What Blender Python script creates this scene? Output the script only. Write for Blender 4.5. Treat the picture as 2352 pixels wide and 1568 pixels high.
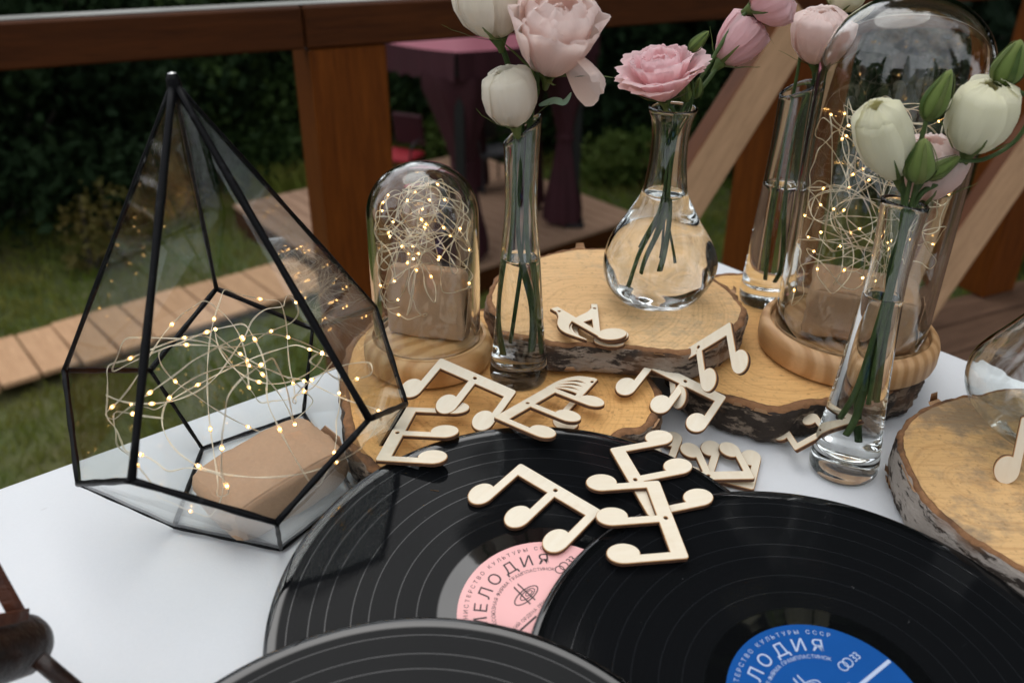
import bpy, math, random
import numpy as np
from mathutils import Vector, Matrix, noise, Euler

for _o in list(bpy.data.objects):
    bpy.data.objects.remove(_o)
SC = bpy.context.scene
COL = SC.collection
R = math.radians
random.seed(7)

# ------------------------------------------------------------------ camera
H = 0.375                      # camera height above the table top (table top is z = 0)
FPX, PCX, PCY = 2000.0, 1176.0, 784.0
TH = math.atan(FPX / 3640.0)
ROLL = R(0.6)
_fw = Vector((0, math.cos(TH), -math.sin(TH)))
_r0 = Vector((1, 0, 0)); _u0 = _r0.cross(_fw)
_rt = math.cos(ROLL) * _r0 + math.sin(ROLL) * _u0
_up = -math.sin(ROLL) * _r0 + math.cos(ROLL) * _u0
CAM = Vector((0, 0, H))
cd = bpy.data.cameras.new('camera'); cam = bpy.data.objects.new('camera', cd); COL.objects.link(cam)
cam.matrix_world = Matrix(((_rt.x, _up.x, -_fw.x, 0), (_rt.y, _up.y, -_fw.y, 0), (_rt.z, _up.z, -_fw.z, H), (0, 0, 0, 1)))
cd.sensor_width = 36.0; cd.lens = FPX / 2352 * 36; cd.clip_start = 0.02; cd.clip_end = 400
cd.dof.use_dof = True; cd.dof.focus_distance = 0.60; cd.dof.aperture_fstop = 7.1
SC.camera = cam

# ------------------------------------------------------------------ world, sun, exposure
SUN_EL, SUN_AZ = R(70), R(-14)          # sun behind thin cloud, up to the left and ahead
w = bpy.data.worlds.new('World'); SC.world = w; w.use_nodes = True
wn = w.node_tree; wn.nodes.clear()
def wnode(t, **k):
    n = wn.nodes.new(t)
    for a, b in k.items(): setattr(n, a, b)
    return n
sky = wnode('ShaderNodeTexSky', sky_type='NISHITA', sun_disc=False)
sky.sun_elevation = SUN_EL; sky.sun_rotation = SUN_AZ; sky.air_density = 1.0; sky.dust_density = 3.0
tc = wnode('ShaderNodeTexCoord')
cn = wnode('ShaderNodeTexNoise'); cn.inputs['Scale'].default_value = 2.6; cn.inputs['Detail'].default_value = 7; cn.inputs['Roughness'].default_value = .58
wn.links.new(tc.outputs['Generated'], cn.inputs['Vector'])
cr = wnode('ShaderNodeValToRGB')
cr.color_ramp.elements[0].position = .36; cr.color_ramp.elements[0].color = (4.4, 4.7, 5.2, 1)
cr.color_ramp.elements[1].position = .66; cr.color_ramp.elements[1].color = (12.0, 12.1, 12.4, 1)
wn.links.new(cn.outputs['Fac'], cr.inputs['Fac'])
mx = wnode('ShaderNodeMix', data_type='RGBA'); mx.inputs[0].default_value = .88
wn.links.new(sky.outputs[0], mx.inputs[6]); wn.links.new(cr.outputs['Color'], mx.inputs[7])
bg = wnode('ShaderNodeBackground'); bg.inputs['Strength'].default_value = 0.145
wn.links.new(mx.outputs[2], bg.inputs['Color'])
wo = wnode('ShaderNodeOutputWorld'); wn.links.new(bg.outputs[0], wo.inputs['Surface'])

sl = bpy.data.lights.new('sun', 'SUN'); sl.energy = 0.75; sl.angle = R(45); sl.color = (1, .985, .95)
so = bpy.data.objects.new('sun', sl); COL.objects.link(so)
sd = Vector((math.sin(SUN_AZ) * math.cos(SUN_EL), math.cos(SUN_AZ) * math.cos(SUN_EL), math.sin(SUN_EL)))
so.rotation_euler = (-sd).to_track_quat('-Z', 'Y').to_euler()
so.location = sd * 30

SC.view_settings.view_transform = 'Standard'; SC.view_settings.look = 'None'
SC.view_settings.exposure = 0.25; SC.view_settings.gamma = 1.0; SC.view_settings.use_curve_mapping = False
SC.render.engine = 'CYCLES'
cy = SC.cycles
cy.use_denoising = True
try: cy.denoiser = 'OPENIMAGEDENOISE'
except Exception: pass
cy.max_bounces = 18; cy.transmission_bounces = 18; cy.glossy_bounces = 8; cy.diffuse_bounces = 3; cy.transparent_max_bounces = 24
cy.sample_clamp_indirect = 10.0; cy.caustics_reflective = False; cy.caustics_refractive = True
cy.blur_glossy = 0.3

# ------------------------------------------------------------------ measuring helpers
def ray(px, py):
    return _fw + _rt * ((px - PCX) / FPX) - _up * ((py - PCY) / FPX)
def at(px, py, z):                      # a point of the photograph on the level z
    r = ray(px, py); return CAM + r * ((z - H) / r.z)
def atY(px, py, Y):                     # ... at a distance Y ahead
    r = ray(px, py); return CAM + r * (Y / r.y)

# ------------------------------------------------------------------ mesh helpers
def mesh(name, vs, fs, mats, smooth=True, fm=None):
    me = bpy.data.meshes.new(name)
    me.from_pydata([tuple(v) for v in vs], [], fs)
    for m in (mats if isinstance(mats, (list, tuple)) else [mats]): me.materials.append(m)
    if smooth: me.polygons.foreach_set('use_smooth', [True] * len(me.polygons))
    if fm: me.polygons.foreach_set('material_index', fm)
    me.update()
    return me
def link(name, me, parent=None):
    o = bpy.data.objects.new(name, me); COL.objects.link(o)
    if parent: o.parent = parent
    return o
def root(name, loc, label, cat, group=None, rot=None):
    o = bpy.data.objects.new(name, None); COL.objects.link(o); o.location = loc
    o.empty_display_size = .05
    if rot: o.rotation_euler = rot
    o['label'] = label; o['category'] = cat
    if group: o['group'] = group
    return o
def tag(o, label, cat, group=None):
    o['label'] = label; o['category'] = cat
    if group: o['group'] = group
    return o
def part(name, vs, fs, mat, parent, smooth=True, fm=None, world=True):
    if world and parent is not None:    # vertices given in world space; every ancestor is unrotated
        off = Vector((0, 0, 0)); p = parent
        while p: off += p.location; p = p.parent
        vs = [Vector(v) - off for v in vs]
    return link(name, mesh(name, vs, fs, mat, smooth, fm), parent)
def autosmooth(o, ang=40):
    o.data.polygons.foreach_set('use_smooth', [True] * len(o.data.polygons))
    try: o.data.set_sharp_from_angle(angle=R(ang))
    except Exception: pass
def revolve(prof, n=64, c=(0, 0, 0), ca=False, cb=False, warp=None):
    vs, fs = [], []
    for r, z in prof:
        for i in range(n):
            a = 2 * math.pi * i / n
            v = Vector((r * math.cos(a), r * math.sin(a), z))
            if warp: v = warp(v, a)
            vs.append(v + Vector(c))
    for j in range(len(prof) - 1):
        for i in range(n):
            k = (i + 1) % n
            fs.append((j * n + i, j * n + k, (j + 1) * n + k, (j + 1) * n + i))
    if ca: fs.append(tuple(range(n - 1, -1, -1)))
    if cb: fs.append(tuple(range((len(prof) - 1) * n, len(prof) * n)))
    return vs, fs
def catmull(P, n, closed=False):
    P = [Vector(p) for p in P]; out = []
    m = len(P); segs = m if closed else m - 1
    for s in range(segs):
        if closed: a, b, c, d = P[(s - 1) % m], P[s], P[(s + 1) % m], P[(s + 2) % m]
        else: a, b, c, d = P[max(s - 1, 0)], P[s], P[s + 1], P[min(s + 2, m - 1)]
        for i in range(n):
            t = i / n; t2 = t * t; t3 = t2 * t
            out.append(.5 * ((2 * b) + (c - a) * t + (2 * a - 5 * b + 4 * c - d) * t2 + (3 * b - a - 3 * c + d) * t3))
    if not closed: out.append(P[-1].copy())
    return out
def tube(P, rad, n=8, closed=False, caps=True):
    m = len(P); vs, fs = [], []
    nrm = None
    for i, p in enumerate(P):
        if closed: t = (P[(i + 1) % m] - P[i - 1])
        else: t = P[min(i + 1, m - 1)] - P[max(i - 1, 0)]
        if t.length < 1e-9: t = Vector((0, 0, 1))
        t.normalize()
        if nrm is None:
            nrm = t.orthogonal().normalized()
        else:
            nrm = nrm - t * nrm.dot(t)
            if nrm.length < 1e-6: nrm = t.orthogonal()
            nrm.normalize()
        b = t.cross(nrm); r = rad(i / max(m - 1, 1)) if callable(rad) else rad
        for k in range(n):
            a = 2 * math.pi * k / n
            vs.append(p + (nrm * math.cos(a) + b * math.sin(a)) * r)
    for i in range(m if closed else m - 1):
        j = (i + 1) % m
        for k in range(n):
            l = (k + 1) % n
            fs.append((i * n + k, i * n + l, j * n + l, j * n + k))
    if caps and not closed:
        fs.append(tuple(range(n - 1, -1, -1))); fs.append(tuple(range((m - 1) * n, m * n)))
    return vs, fs
def box(c, ax, ay, az, bev=0.0):
    """box centred c with half-axis vectors; bev (metres) chamfers all twelve edges"""
    c, ax, ay, az = Vector(c), Vector(ax), Vector(ay), Vector(az)
    L = (ax.length, ay.length, az.length); u = (ax / L[0], ay / L[1], az / L[2])
    flip = u[0].cross(u[1]).dot(u[2]) < 0
    if bev <= 0:
        vs = [c + ax * i + ay * j + az * k for i in (-1, 1) for j in (-1, 1) for k in (-1, 1)]
        fs = [(0, 1, 3, 2), (4, 6, 7, 5), (0, 4, 5, 1), (2, 3, 7, 6), (0, 2, 6, 4), (1, 5, 7, 3)]
        if flip: fs = [f[::-1] for f in fs]
        return vs, fs
    vs, idx = [], {}
    for i in (-1, 1):
        for j in (-1, 1):
            for k in (-1, 1):
                s = (i, j, k)
                for d in range(3):
                    p = c.copy()
                    for e in range(3): p += u[e] * s[e] * (L[e] if e == d else L[e] - bev)
                    idx[(i, j, k, d)] = len(vs); vs.append(p)
    fs = []
    def g(d, s, a, b):
        k = [0, 0, 0]; k[d] = s; e, f = [x for x in range(3) if x != d]; k[e] = a; k[f] = b
        return tuple(k)
    for d in range(3):
        for s in (-1, 1):
            q = [idx[g(d, s, a, b) + (d,)] for a, b in ((-1, -1), (1, -1), (1, 1), (-1, 1))]
            fs.append(tuple(q))
    for d in range(3):
        e, f = [x for x in range(3) if x != d]
        for a in (-1, 1):
            for b in (-1, 1):
                k0 = [0, 0, 0]; k0[e] = a; k0[f] = b; k1 = list(k0); k0[d] = -1; k1[d] = 1
                fs.append((idx[tuple(k0) + (e,)], idx[tuple(k1) + (e,)], idx[tuple(k1) + (f,)], idx[tuple(k0) + (f,)]))
    for i in (-1, 1):
        for j in (-1, 1):
            for k in (-1, 1): fs.append(tuple(idx[(i, j, k, d)] for d in range(3)))
    out = []
    for f_ in fs:
        p = [vs[i] for i in f_]; n = (p[1] - p[0]).cross(p[2] - p[0]); m = sum(p, Vector()) / len(p) - c
        out.append(f_ if n.dot(m) > 0 else f_[::-1])
    return vs, out
def join(*parts):
    vs, fs = [], []
    for v, f in parts:
        o = len(vs); vs += list(v); fs += [tuple(i + o for i in q) for q in f]
    return vs, fs
def copy_tree(o, parent=None):
    c = o.copy(); COL.objects.link(c); c.parent = parent
    for ch in list(o.children): copy_tree(ch, c)
    return c

# ------------------------------------------------------------------ material helpers
class NT:
    def __init__(s, name):
        s.m = bpy.data.materials.new(name); s.m.use_nodes = True; s.t = s.m.node_tree; s.t.nodes.clear()
        s.out = s.t.nodes.new('ShaderNodeOutputMaterial')
    def n(s, t, ins=None, **k):
        x = s.t.nodes.new(t)
        for a, b in k.items(): setattr(x, a, b)
        for a, b in (ins or {}).items(): s.set(x.inputs[a], b)
        return x
    def set(s, sock, v):
        if isinstance(v, bpy.types.NodeSocket): s.t.links.new(v, sock)
        elif isinstance(v, bpy.types.Node): s.t.links.new(v.outputs[0], sock)
        else:
            if isinstance(v, (tuple, list)) and len(v) == 3 and sock.type == 'RGBA': v = (*v, 1)
            sock.default_value = v
    def coord(s, kind='Object', scale=(1, 1, 1), rot=(0, 0, 0)):
        c = s.n('ShaderNodeTexCoord'); m = s.n('ShaderNodeMapping', {'Vector': c.outputs[kind], 'Scale': scale, 'Rotation': rot})
        return m.outputs[0]
    def noise(s, vec, scale, detail=4, rough=.55, dist=0):
        return s.n('ShaderNodeTexNoise', {'Vector': vec, 'Scale': scale, 'Detail': detail, 'Roughness': rough, 'Distortion': dist})
    def ramp(s, fac, stops, interp='LINEAR'):
        r = s.n('ShaderNodeValToRGB', {'Fac': fac}); r.color_ramp.interpolation = interp
        e = r.color_ramp.elements
        while len(e) < len(stops): e.new(.5)
        for x, (p, c) in zip(e, stops):
            x.position = p; x.color = (c, c, c, 1) if isinstance(c, (int, float)) else (*c, 1)
        return r.outputs[0]
    def mix(s, f, a, b, mode='MIX'):
        m = s.n('ShaderNodeMix', data_type='RGBA', blend_type=mode)
        s.set(m.inputs[0], f); s.set(m.inputs[6], a); s.set(m.inputs[7], b); return m.outputs[2]
    def math(s, op, a, b=0.0, clamp=False):
        m = s.n('ShaderNodeMath', operation=op, use_clamp=clamp); s.set(m.inputs[0], a); s.set(m.inputs[1], b); return m.outputs[0]
    def bump(s, h, dist=.001, strength=.5):
        return s.n('ShaderNodeBump', {'Height': h, 'Distance': dist, 'Strength': strength}).outputs[0]
    def bsdf(s, **k):
        b = s.n('ShaderNodeBsdfPrincipled')
        for a, v in k.items(): s.set(b.inputs[a.replace('_', ' ')], v)
        s.t.links.new(b.outputs[0], s.out.inputs['Surface']); return b
    def surf(s, sh):
        s.set(s.out.inputs['Surface'], sh)
MAT = {}
def plain(name, col, rough=.6, var=.12, scale=8, **k):
    t = NT(name); v = t.coord()
    n = t.noise(v, scale, 5)
    c = t.mix(n.outputs[0], tuple(x * (1 - var) for x in col), tuple(min(1, x * (1 + var)) for x in col))
    t.bsdf(Base_Color=c, Roughness=rough, **k); return t.m

# tablecloth: fine woven white
t = NT('tablecloth'); v = t.coord()
big = t.noise(v, 3.5, 3); fine = t.noise(v, 900, 2)
c = t.mix(big.outputs[0], (.675, .69, .70), (.72, .732, .738)); c = t.mix(t.math('MULTIPLY', t.noise(v, 620, 2).outputs[0], .22), c, (.54, .55, .565))
sp = t.noise(v, 55, 2); c = t.mix(t.ramp(sp.outputs[0], [(.76, 0), (.80, .35)]), c, (.45, .42, .4))
b1 = t.bump(fine.outputs[0], .0003, .35)
b2 = t.n('ShaderNodeBump', {'Height': t.noise(v, 7, 3).outputs[0], 'Distance': .008, 'Strength': .45, 'Normal': b1}).outputs[0]
t.bsdf(Base_Color=c, Roughness=.85, Normal=b2, Sheen_Weight=.15); MAT['cloth'] = t.m

# vinyl
t = NT('vinyl'); v = t.coord()
sx = t.n('ShaderNodeSeparateXYZ', {'Vector': v})
rad = t.math('SQRT', t.math('ADD', t.math('MULTIPLY', sx.outputs[0], sx.outputs[0]), t.math('MULTIPLY', sx.outputs[1], sx.outputs[1])))
rn = t.math('DIVIDE', rad, .15)
band = None
for rr in (.0712, .0828, .0965, .1058, .1192, .1278, .1388):
    q = t.n('ShaderNodeMath', operation='COMPARE'); t.set(q.inputs[0], rn); q.inputs[1].default_value = rr / .15; q.inputs[2].default_value = .0015
    band = q.outputs[0] if band is None else t.math('MAXIMUM', band, q.outputs[0])
groove = t.ramp(rn, [(.398, 0), (.405, 1), (.955, 1), (.962, 0)])
wob = t.noise(t.n('ShaderNodeCombineXYZ', {0: t.math('MULTIPLY', rn, 230), 1: 0.0, 2: 0.0}).outputs[0], 1.0, 2)
dust = t.noise(v, 160, 3); dust2 = t.noise(v, 9, 4)
col = t.mix(t.math('MULTIPLY', groove, wob.outputs[0]), (.0035, .0038, .0042), (.008, .0087, .0096))
gs = t.math('MULTIPLY', groove, t.math('SUBTRACT', 1.0, t.math('MULTIPLY', band, t.math('ADD', .25, t.math('MULTIPLY', dust2.outputs[0], .6)))))
col = t.mix(band, col, (.014, .015, .017))
scr = t.noise(t.coord(scale=(3, 55, 3), rot=(0, 0, .7)), 7, 3, .7)
col = t.mix(t.ramp(t.math('MULTIPLY', scr.outputs[0], t.math('ADD', dust2.outputs[0], .45)), [(.70, 0), (.78, .5)]), col, (.06, .065, .07))
col = t.mix(t.ramp(dust.outputs[0], [(.74, 0), (.78, .45)]), col, (.13, .13, .13))
rough = t.math('ADD', t.math('MULTIPLY', gs, t.math('ADD', .015, t.math('MULTIPLY', wob.outputs[0], .04))), t.math('MULTIPLY', dust2.outputs[0], .06))
tg = t.n('ShaderNodeTangent', direction_type='RADIAL', axis='Z')
bm_ = t.bump(t.math('MULTIPLY', wob.outputs[0], groove), .00006, .3)
b = t.bsdf(Base_Color=col, Roughness=t.math('ADD', rough, .015), Anisotropic=.35, IOR=1.62, Normal=bm_, Specular_IOR_Level=t.math('SUBTRACT', .52, t.math('MULTIPLY', gs, .47)))
t.set(b.inputs['Tangent'], tg.outputs[0]); MAT['vinyl'] = t.m

MAT['label_pink'] = plain('label_pink', (.90, .50, .48), .8, .04, 60, Specular_IOR_Level=.05)
MAT['label_blue'] = plain('label_blue', (.009, .075, .28), .8, .10, 60, Specular_IOR_Level=.04)
MAT['ink_dark'] = plain('ink_dark', (.045, .035, .035), .7, .1)
MAT['ink_pale'] = plain('ink_pale', (.42, .50, .66), .7, .1)

# glass: solid walls with real refraction, and thin flat panes
def glass(name, ior, col=(1, 1, 1)):
    t = NT(name); b = t.n('ShaderNodeBsdfGlass', {'Color': col, 'Roughness': 0.0, 'IOR': ior}); t.surf(b); return t.m
MAT['glass'] = glass('glass', 1.5, (.985, .995, .99))
MAT['glass_cloche'] = glass('glass_cloche', 1.47, (.99, .995, .985))
MAT['water_top'] = glass('water_top', 1.33)
MAT['water_side'] = glass('water_side', 1.33 / 1.5)
t = NT('pane_glass')
lw = t.n('ShaderNodeLayerWeight', {'Blend': .5})
fc = lw.outputs['Facing']
f5 = t.math('POWER', fc, 4.8); fr = t.math('ADD', t.math('MULTIPLY', f5, .82), .022)
smud = t.noise(t.coord(), 14, 4)
gl = t.n('ShaderNodeBsdfGlossy', {'Color': (1, 1, 1), 'Roughness': t.math('MULTIPLY', smud.outputs[0], .03)})
tr = t.n('ShaderNodeBsdfTransparent', {'Color': (.975, .985, .98)})
ms = t.n('ShaderNodeMixShader', {0: fr}); t.set(ms.inputs[1], tr.outputs[0]); t.set(ms.inputs[2], gl.outputs[0]); t.surf(ms)
MAT['pane'] = t.m

# black came of the terrarium, with a painted glint for its tip
t = NT('black_came'); v = t.coord()
n1 = t.noise(v, 130, 3)
t.bsdf(Base_Color=t.mix(t.ramp(n1.outputs[0], [(.60, 0), (.75, 1)]), (.004, .004, .0045), (.02, .02, .021)), Roughness=.42, Metallic=.0, Specular_IOR_Level=.12, Normal=t.bump(n1.outputs[0], .0006, .5)); MAT['came'] = t.m
MAT['came_glint'] = plain('came_glint', (.55, .54, .53), .35, .2, 200, Metallic=.8)  # pale metal standing for the highlight on the black knob

# kraft paper
t = NT('kraft_paper'); v = t.coord()
a = t.noise(v, 26, 4); f = t.noise(v, 420, 2); st = t.noise(t.coord(scale=(60, 9, 60)), 6, 3)
c = t.mix(a.outputs[0], (.44, .275, .165), (.56, .365, .225)); c = t.mix(t.math('MULTIPLY', f.outputs[0], .35), c, (.25, .15, .085))
t.bsdf(Base_Color=c, Roughness=.78, Normal=t.bump(t.math('ADD', a.outputs[0], t.math('MULTIPLY', f.outputs[0], .12)), .0035, .5)); MAT['kraft'] = t.m

# wires and lamps of the string lights
MAT['wire'] = plain('wire', (.82, .72, .54), .34, .12, 300, Metallic=.75)
t = NT('led'); t.bsdf(Base_Color=(.9, .7, .4), Emission_Color=(1, .62, .26), Emission_Strength=22.0); MAT['led'] = t.m
t = NT('led_resin')
b = t.bsdf(Base_Color=(.95, .80, .55), Roughness=.15, Transmission_Weight=.55, IOR=1.35, Emission_Color=(1, .55, .2), Emission_Strength=.12); MAT['resin'] = t.m

# birch slices
def slice_face(name, light, mid, dark, grey, sx_=1.0, cen=(0, 0, 0), stain=.0):
    t = NT(name); v = t.coord()
    d = t.noise(v, 9, 4); off = t.n('ShaderNodeVectorMath', {0: v, 1: t.n('ShaderNodeVectorMath', {0: d.outputs['Color'], 1: (.035, .035, 0)}, operation='MULTIPLY').outputs[0]}, operation='ADD').outputs[0]
    ln = t.n('ShaderNodeVectorMath', {0: off, 1: cen}, operation='DISTANCE').outputs['Value']
    rg = t.n('ShaderNodeTexNoise', {'Vector': t.n('ShaderNodeCombineXYZ', {0: ln, 1: 0.0, 2: 0.0}).outputs[0], 'Scale': 330 * sx_, 'Detail': 3})
    sw = t.noise(t.coord(scale=(1, 7, 1), rot=(0, 0, .5)), 38, 5, .65)
    st = t.noise(v, 13, 5, .65); sp = t.noise(v, 80, 4, .7)
    c = t.mix(t.ramp(t.noise(v, 6, 3).outputs[0], [(.32, 0), (.68, 1)]), mid, light)
    c = t.mix(t.ramp(rg.outputs[0], [(.49, 0), (.62, .36)]), c, dark)
    c = t.mix(t.ramp(sw.outputs[0], [(.52, 0), (.72, .38)]), c, dark)
    c = t.mix(t.ramp(t.math('MULTIPLY', st.outputs[0], t.math('ADD', sp.outputs[0], .5)), [(.53 - stain, 0), (.72 - stain * 1.2, .62 + stain)]), c, grey)
    saw = t.noise(t.coord(scale=(5, 110, 1), rot=(0, 0, .35)), 3.2, 3, .6)
    c = t.mix(t.ramp(saw.outputs[0], [(.50, 0), (.70, .42)]), c, dark)
    c = t.mix(t.ramp(t.noise(v, 260, 3, .7).outputs[0], [(.56, 0), (.72, .55)]), c, tuple(x * .55 for x in dark))
    crk = t.noise(t.coord(scale=(1, 14, 1), rot=(0, 0, 1.1)), 60, 4, .7)
    c = t.mix(t.ramp(crk.outputs[0], [(.66, 0), (.74, .5)]), c, tuple(x * .45 for x in dark))
    h = t.math('ADD', sw.outputs[0], t.math('MULTIPLY', rg.outputs[0], .6))
    t.bsdf(Base_Color=c, Roughness=.68, Normal=t.bump(h, .0009, .5)); return t.m
MAT['face_a'] = slice_face('face_a', (.80, .47, .17), (.70, .37, .115), (.48, .225, .06), (.36, .21, .10), stain=-.09)
MAT['face_b'] = slice_face('face_b', (.80, .53, .26), (.70, .42, .18), (.48, .27, .10), (.34, .26, .17), stain=-.025)
MAT['face_c'] = slice_face('face_c', (.80, .48, .185), (.70, .39, .13), (.48, .235, .07), (.36, .22, .11), stain=-.09)
MAT['face_d'] = slice_face('face_d', (.74, .48, .225), (.63, .37, .14), (.42, .215, .07), (.17, .135, .10), stain=.085)
def bark(name, pale, darkamt):
    t = NT(name); v = t.coord(scale=(1, 1, 1)); v2 = t.coord(scale=(1, 1, 3.2))
    a = t.noise(v2, 42, 6, .68); b_ = t.noise(v2, 130, 5, .7); f = t.noise(v, 22, 4)
    c = t.mix(b_.outputs[0], tuple(x * .6 for x in pale), pale)
    c = t.mix(t.ramp(a.outputs[0], [(darkamt - .035, 0), (darkamt + .03, 1)]), c, (.040, .028, .020))
    c = t.mix(t.ramp(f.outputs[0], [(.52, 0), (.66, .8)]), c, (.20, .10, .045))
    t.bsdf(Base_Color=c, Roughness=.9, Normal=t.bump(t.math('ADD', a.outputs[0], b_.outputs[0]), .003, .8)); return t.m
MAT['bark_dark'] = bark('bark_dark', (.34, .26, .19), .46)
MAT['bark_pale'] = bark('bark_pale', (.52, .45, .385), .54)
MAT['bark_mid'] = bark('bark_mid', (.42, .34, .265), .52)
t = NT('inner_bark'); v = t.coord(); a = t.noise(v, 150, 5, .7); b_ = t.noise(v, 40, 3)
c = t.mix(a.outputs[0], (.10, .04, .016), (.40, .20, .085)); c = t.mix(t.ramp(b_.outputs[0], [(.5, 0), (.7, .7)]), c, (.05, .025, .015))
t.bsdf(Base_Color=c, Roughness=.92, Normal=t.bump(a.outputs[0], .002, .9)); MAT['inner_bark'] = t.m
MAT['bark_curl'] = plain('bark_curl', (.42, .24, .12), .8, .5, 90)

# turned pine of the cloche bases
def turned(name, ang, a_, b_, sc=26):
    t = NT(name); v = t.coord(rot=(0, 0, ang)); d = t.noise(t.coord(scale=(3, 3, 3)), 3, 3)
    wv = t.n('ShaderNodeTexWave', {'Vector': v, 'Scale': sc, 'Distortion': 3.2, 'Detail': 2, 'Detail Scale': .6}, bands_direction='X')
    g = t.noise(t.coord(scale=(40, 4, 40), rot=(0, 0, ang)), 12, 4)
    c = t.mix(t.ramp(wv.outputs[0], [(.25, 0), (.85, 1)]), a_, b_)
    c = t.mix(t.math('MULTIPLY', g.outputs[0], .35), c, tuple(x * .62 for x in b_))
    t.bsdf(Base_Color=c, Roughness=.5, Normal=t.bump(wv.outputs[0], .0004, .4)); return t.m
MAT['pine1'] = turned('pine1', .9, (.74, .47, .22), (.54, .29, .105), 24)
MAT['pine2'] = turned('pine2', -.25, (.68, .41, .20), (.50, .265, .105), 30)

# laser-cut plywood
t = NT('plywood_face'); v = t.coord(scale=(30, 5, 30)); a = t.noise(v, 12, 4); f = t.noise(t.coord(), 700, 2)
b_ = t.noise(t.coord(), 30, 3)
rdm = t.n('ShaderNodeObjectInfo').outputs['Random']
c = t.mix(a.outputs[0], (.80, .69, .51), (.90, .83, .68)); c = t.mix(t.math('MULTIPLY', rdm, .45), c, (.70, .57, .39)); c = t.mix(t.ramp(b_.outputs[0], [(.68, 0), (.82, .35)]), c, (.55, .35, .16))
t.bsdf(Base_Color=c, Roughness=.72, Normal=t.bump(f.outputs[0], .0003, .3)); MAT['ply'] = t.m
MAT['ply_tan'] = plain('ply_tan', (.62, .49, .32), .75, .12, 60)
t = NT('burnt_edge'); v = t.coord(scale=(1, 1, 1)); a = t.noise(v, 320, 2)
t.bsdf(Base_Color=t.mix(a.outputs[0], (.045, .018, .009), (.15, .065, .028)), Roughness=.8); MAT['burn'] = t.m
MAT['scorch'] = plain('scorch', (.50, .27, .11), .78, .3, 150)

# stained timber of the terrace
def timber(name, a_, b_, rough=.45, axis='X', sc=1.0, knots=.0, spec=.3):
    t = NT(name)
    s = {'X': (2, 26, 26), 'Y': (26, 2, 26), 'Z': (26, 26, 2)}[axis]
    v = t.coord(scale=tuple(x * sc for x in s)); g = t.noise(v, 2.4, 6, .62, .4); g2 = t.noise(v, 11, 3)
    c = t.mix(t.ramp(g.outputs[0], [(.28, 0), (.72, 1)]), a_, b_)
    c = t.mix(t.ramp(g2.outputs[0], [(.55, 0), (.75, .5)]), c, tuple(x * .5 for x in a_))
    if knots:
        k = t.n('ShaderNodeTexVoronoi', {'Vector': t.coord(scale=tuple((1.5 if x == 2 else 6) for x in s)), 'Scale': 1.6})
        c = t.mix(t.ramp(k.outputs['Distance'], [(.04, .85), (.11, 0)]), c, (.03, .018, .012))
    t.bsdf(Base_Color=c, Roughness=rough, Specular_IOR_Level=spec, Normal=t.bump(t.math('ADD', g.outputs[0], t.math('MULTIPLY', g2.outputs[0], .5)), .0015, .5)); return t.m
MAT['rail_wood'] = timber('rail_wood', (.036, .011, .003), (.082, .025, .006), .55, 'X', spec=.12)
MAT['post_wood'] = timber('post_wood', (.082, .021, .003), (.17, .048, .006), .55, 'Z', spec=.12)
MAT['brace_lit'] = timber('brace_lit', (.30, .178, .092), (.45, .275, .15), .6, 'Z', 1, 1)  # brace face turned to the light: its brightness is put into the colour
MAT['brace_shade'] = timber('brace_shade', (.075, .024, .008), (.14, .05, .018), .55, 'Z', spec=.15)  # same brace timber darkened: shade on its other faces painted in
MAT['deck_wood'] = timber('deck_wood', (.065, .036, .022), (.16, .092, .058), .5, 'X', 1.0, spec=.2)
MAT['grey_board'] = timber('grey_board', (.45, .262, .145), (.62, .385, .225), .8, 'Y', .5, spec=.1)
MAT['plat_board'] = timber('plat_board', (.26, .155, .10), (.42, .27, .18), .75, 'X', .5, spec=.15)
MAT['rail_paint'] = plain('rail_paint', (.28, .28, .25), .3, .4, 12)
MAT['lacquer'] = timber('lacquer', (.008, .005, .004), (.028, .012, .007), .28, 'X', 3)
MAT['lacquer_red'] = timber('lacquer_red', (.045, .012, .005), (.09, .028, .012), .3, 'X', 3)

# plants
def leafmat(name, a_, b_, trans=.3, rough=.5, spec=.3, ns=1.3):
    t = NT(name); v = t.coord(); n = t.noise(v, ns, 3); o = t.n('ShaderNodeObjectInfo')
    f = t.math('ADD', t.math('MULTIPLY', n.outputs[0], .8), t.math('MULTIPLY', o.outputs['Random'], .25))
    c = t.mix(t.ramp(f, [(.3, 0), (.75, 1)]), a_, b_)
    p = t.n('ShaderNodeBsdfPrincipled', {'Base Color': c, 'Roughness': rough, 'Specular IOR Level': spec})
    tl = t.n('ShaderNodeBsdfTranslucent', {'Color': c}); m = t.n('ShaderNodeMixShader', {0: trans})
    t.set(m.inputs[1], p.outputs[0]); t.set(m.inputs[2], tl.outputs[0]); t.surf(m); return t.m
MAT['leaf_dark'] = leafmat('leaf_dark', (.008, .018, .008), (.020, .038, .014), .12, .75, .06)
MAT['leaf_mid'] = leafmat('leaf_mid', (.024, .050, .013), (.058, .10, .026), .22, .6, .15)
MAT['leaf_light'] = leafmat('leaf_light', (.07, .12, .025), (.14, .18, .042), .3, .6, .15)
MAT['leaf_autumn'] = leafmat('leaf_autumn', (.09, .10, .025), (.16, .10, .03), .3, .6, .15)
MAT['needle'] = leafmat('needle', (.010, .022, .013), (.022, .042, .020), .08, .6, .15)
MAT['trunk'] = plain('trunk', (.075, .062, .052), .9, .4, 6)
MAT['trunk_birch'] = plain('trunk_birch', (.26, .25, .235), .9, .35, 5)
t = NT('grass_blades'); v = t.coord(); n = t.noise(v, .9, 4, .6); n2 = t.noise(v, 7, 3)
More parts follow.
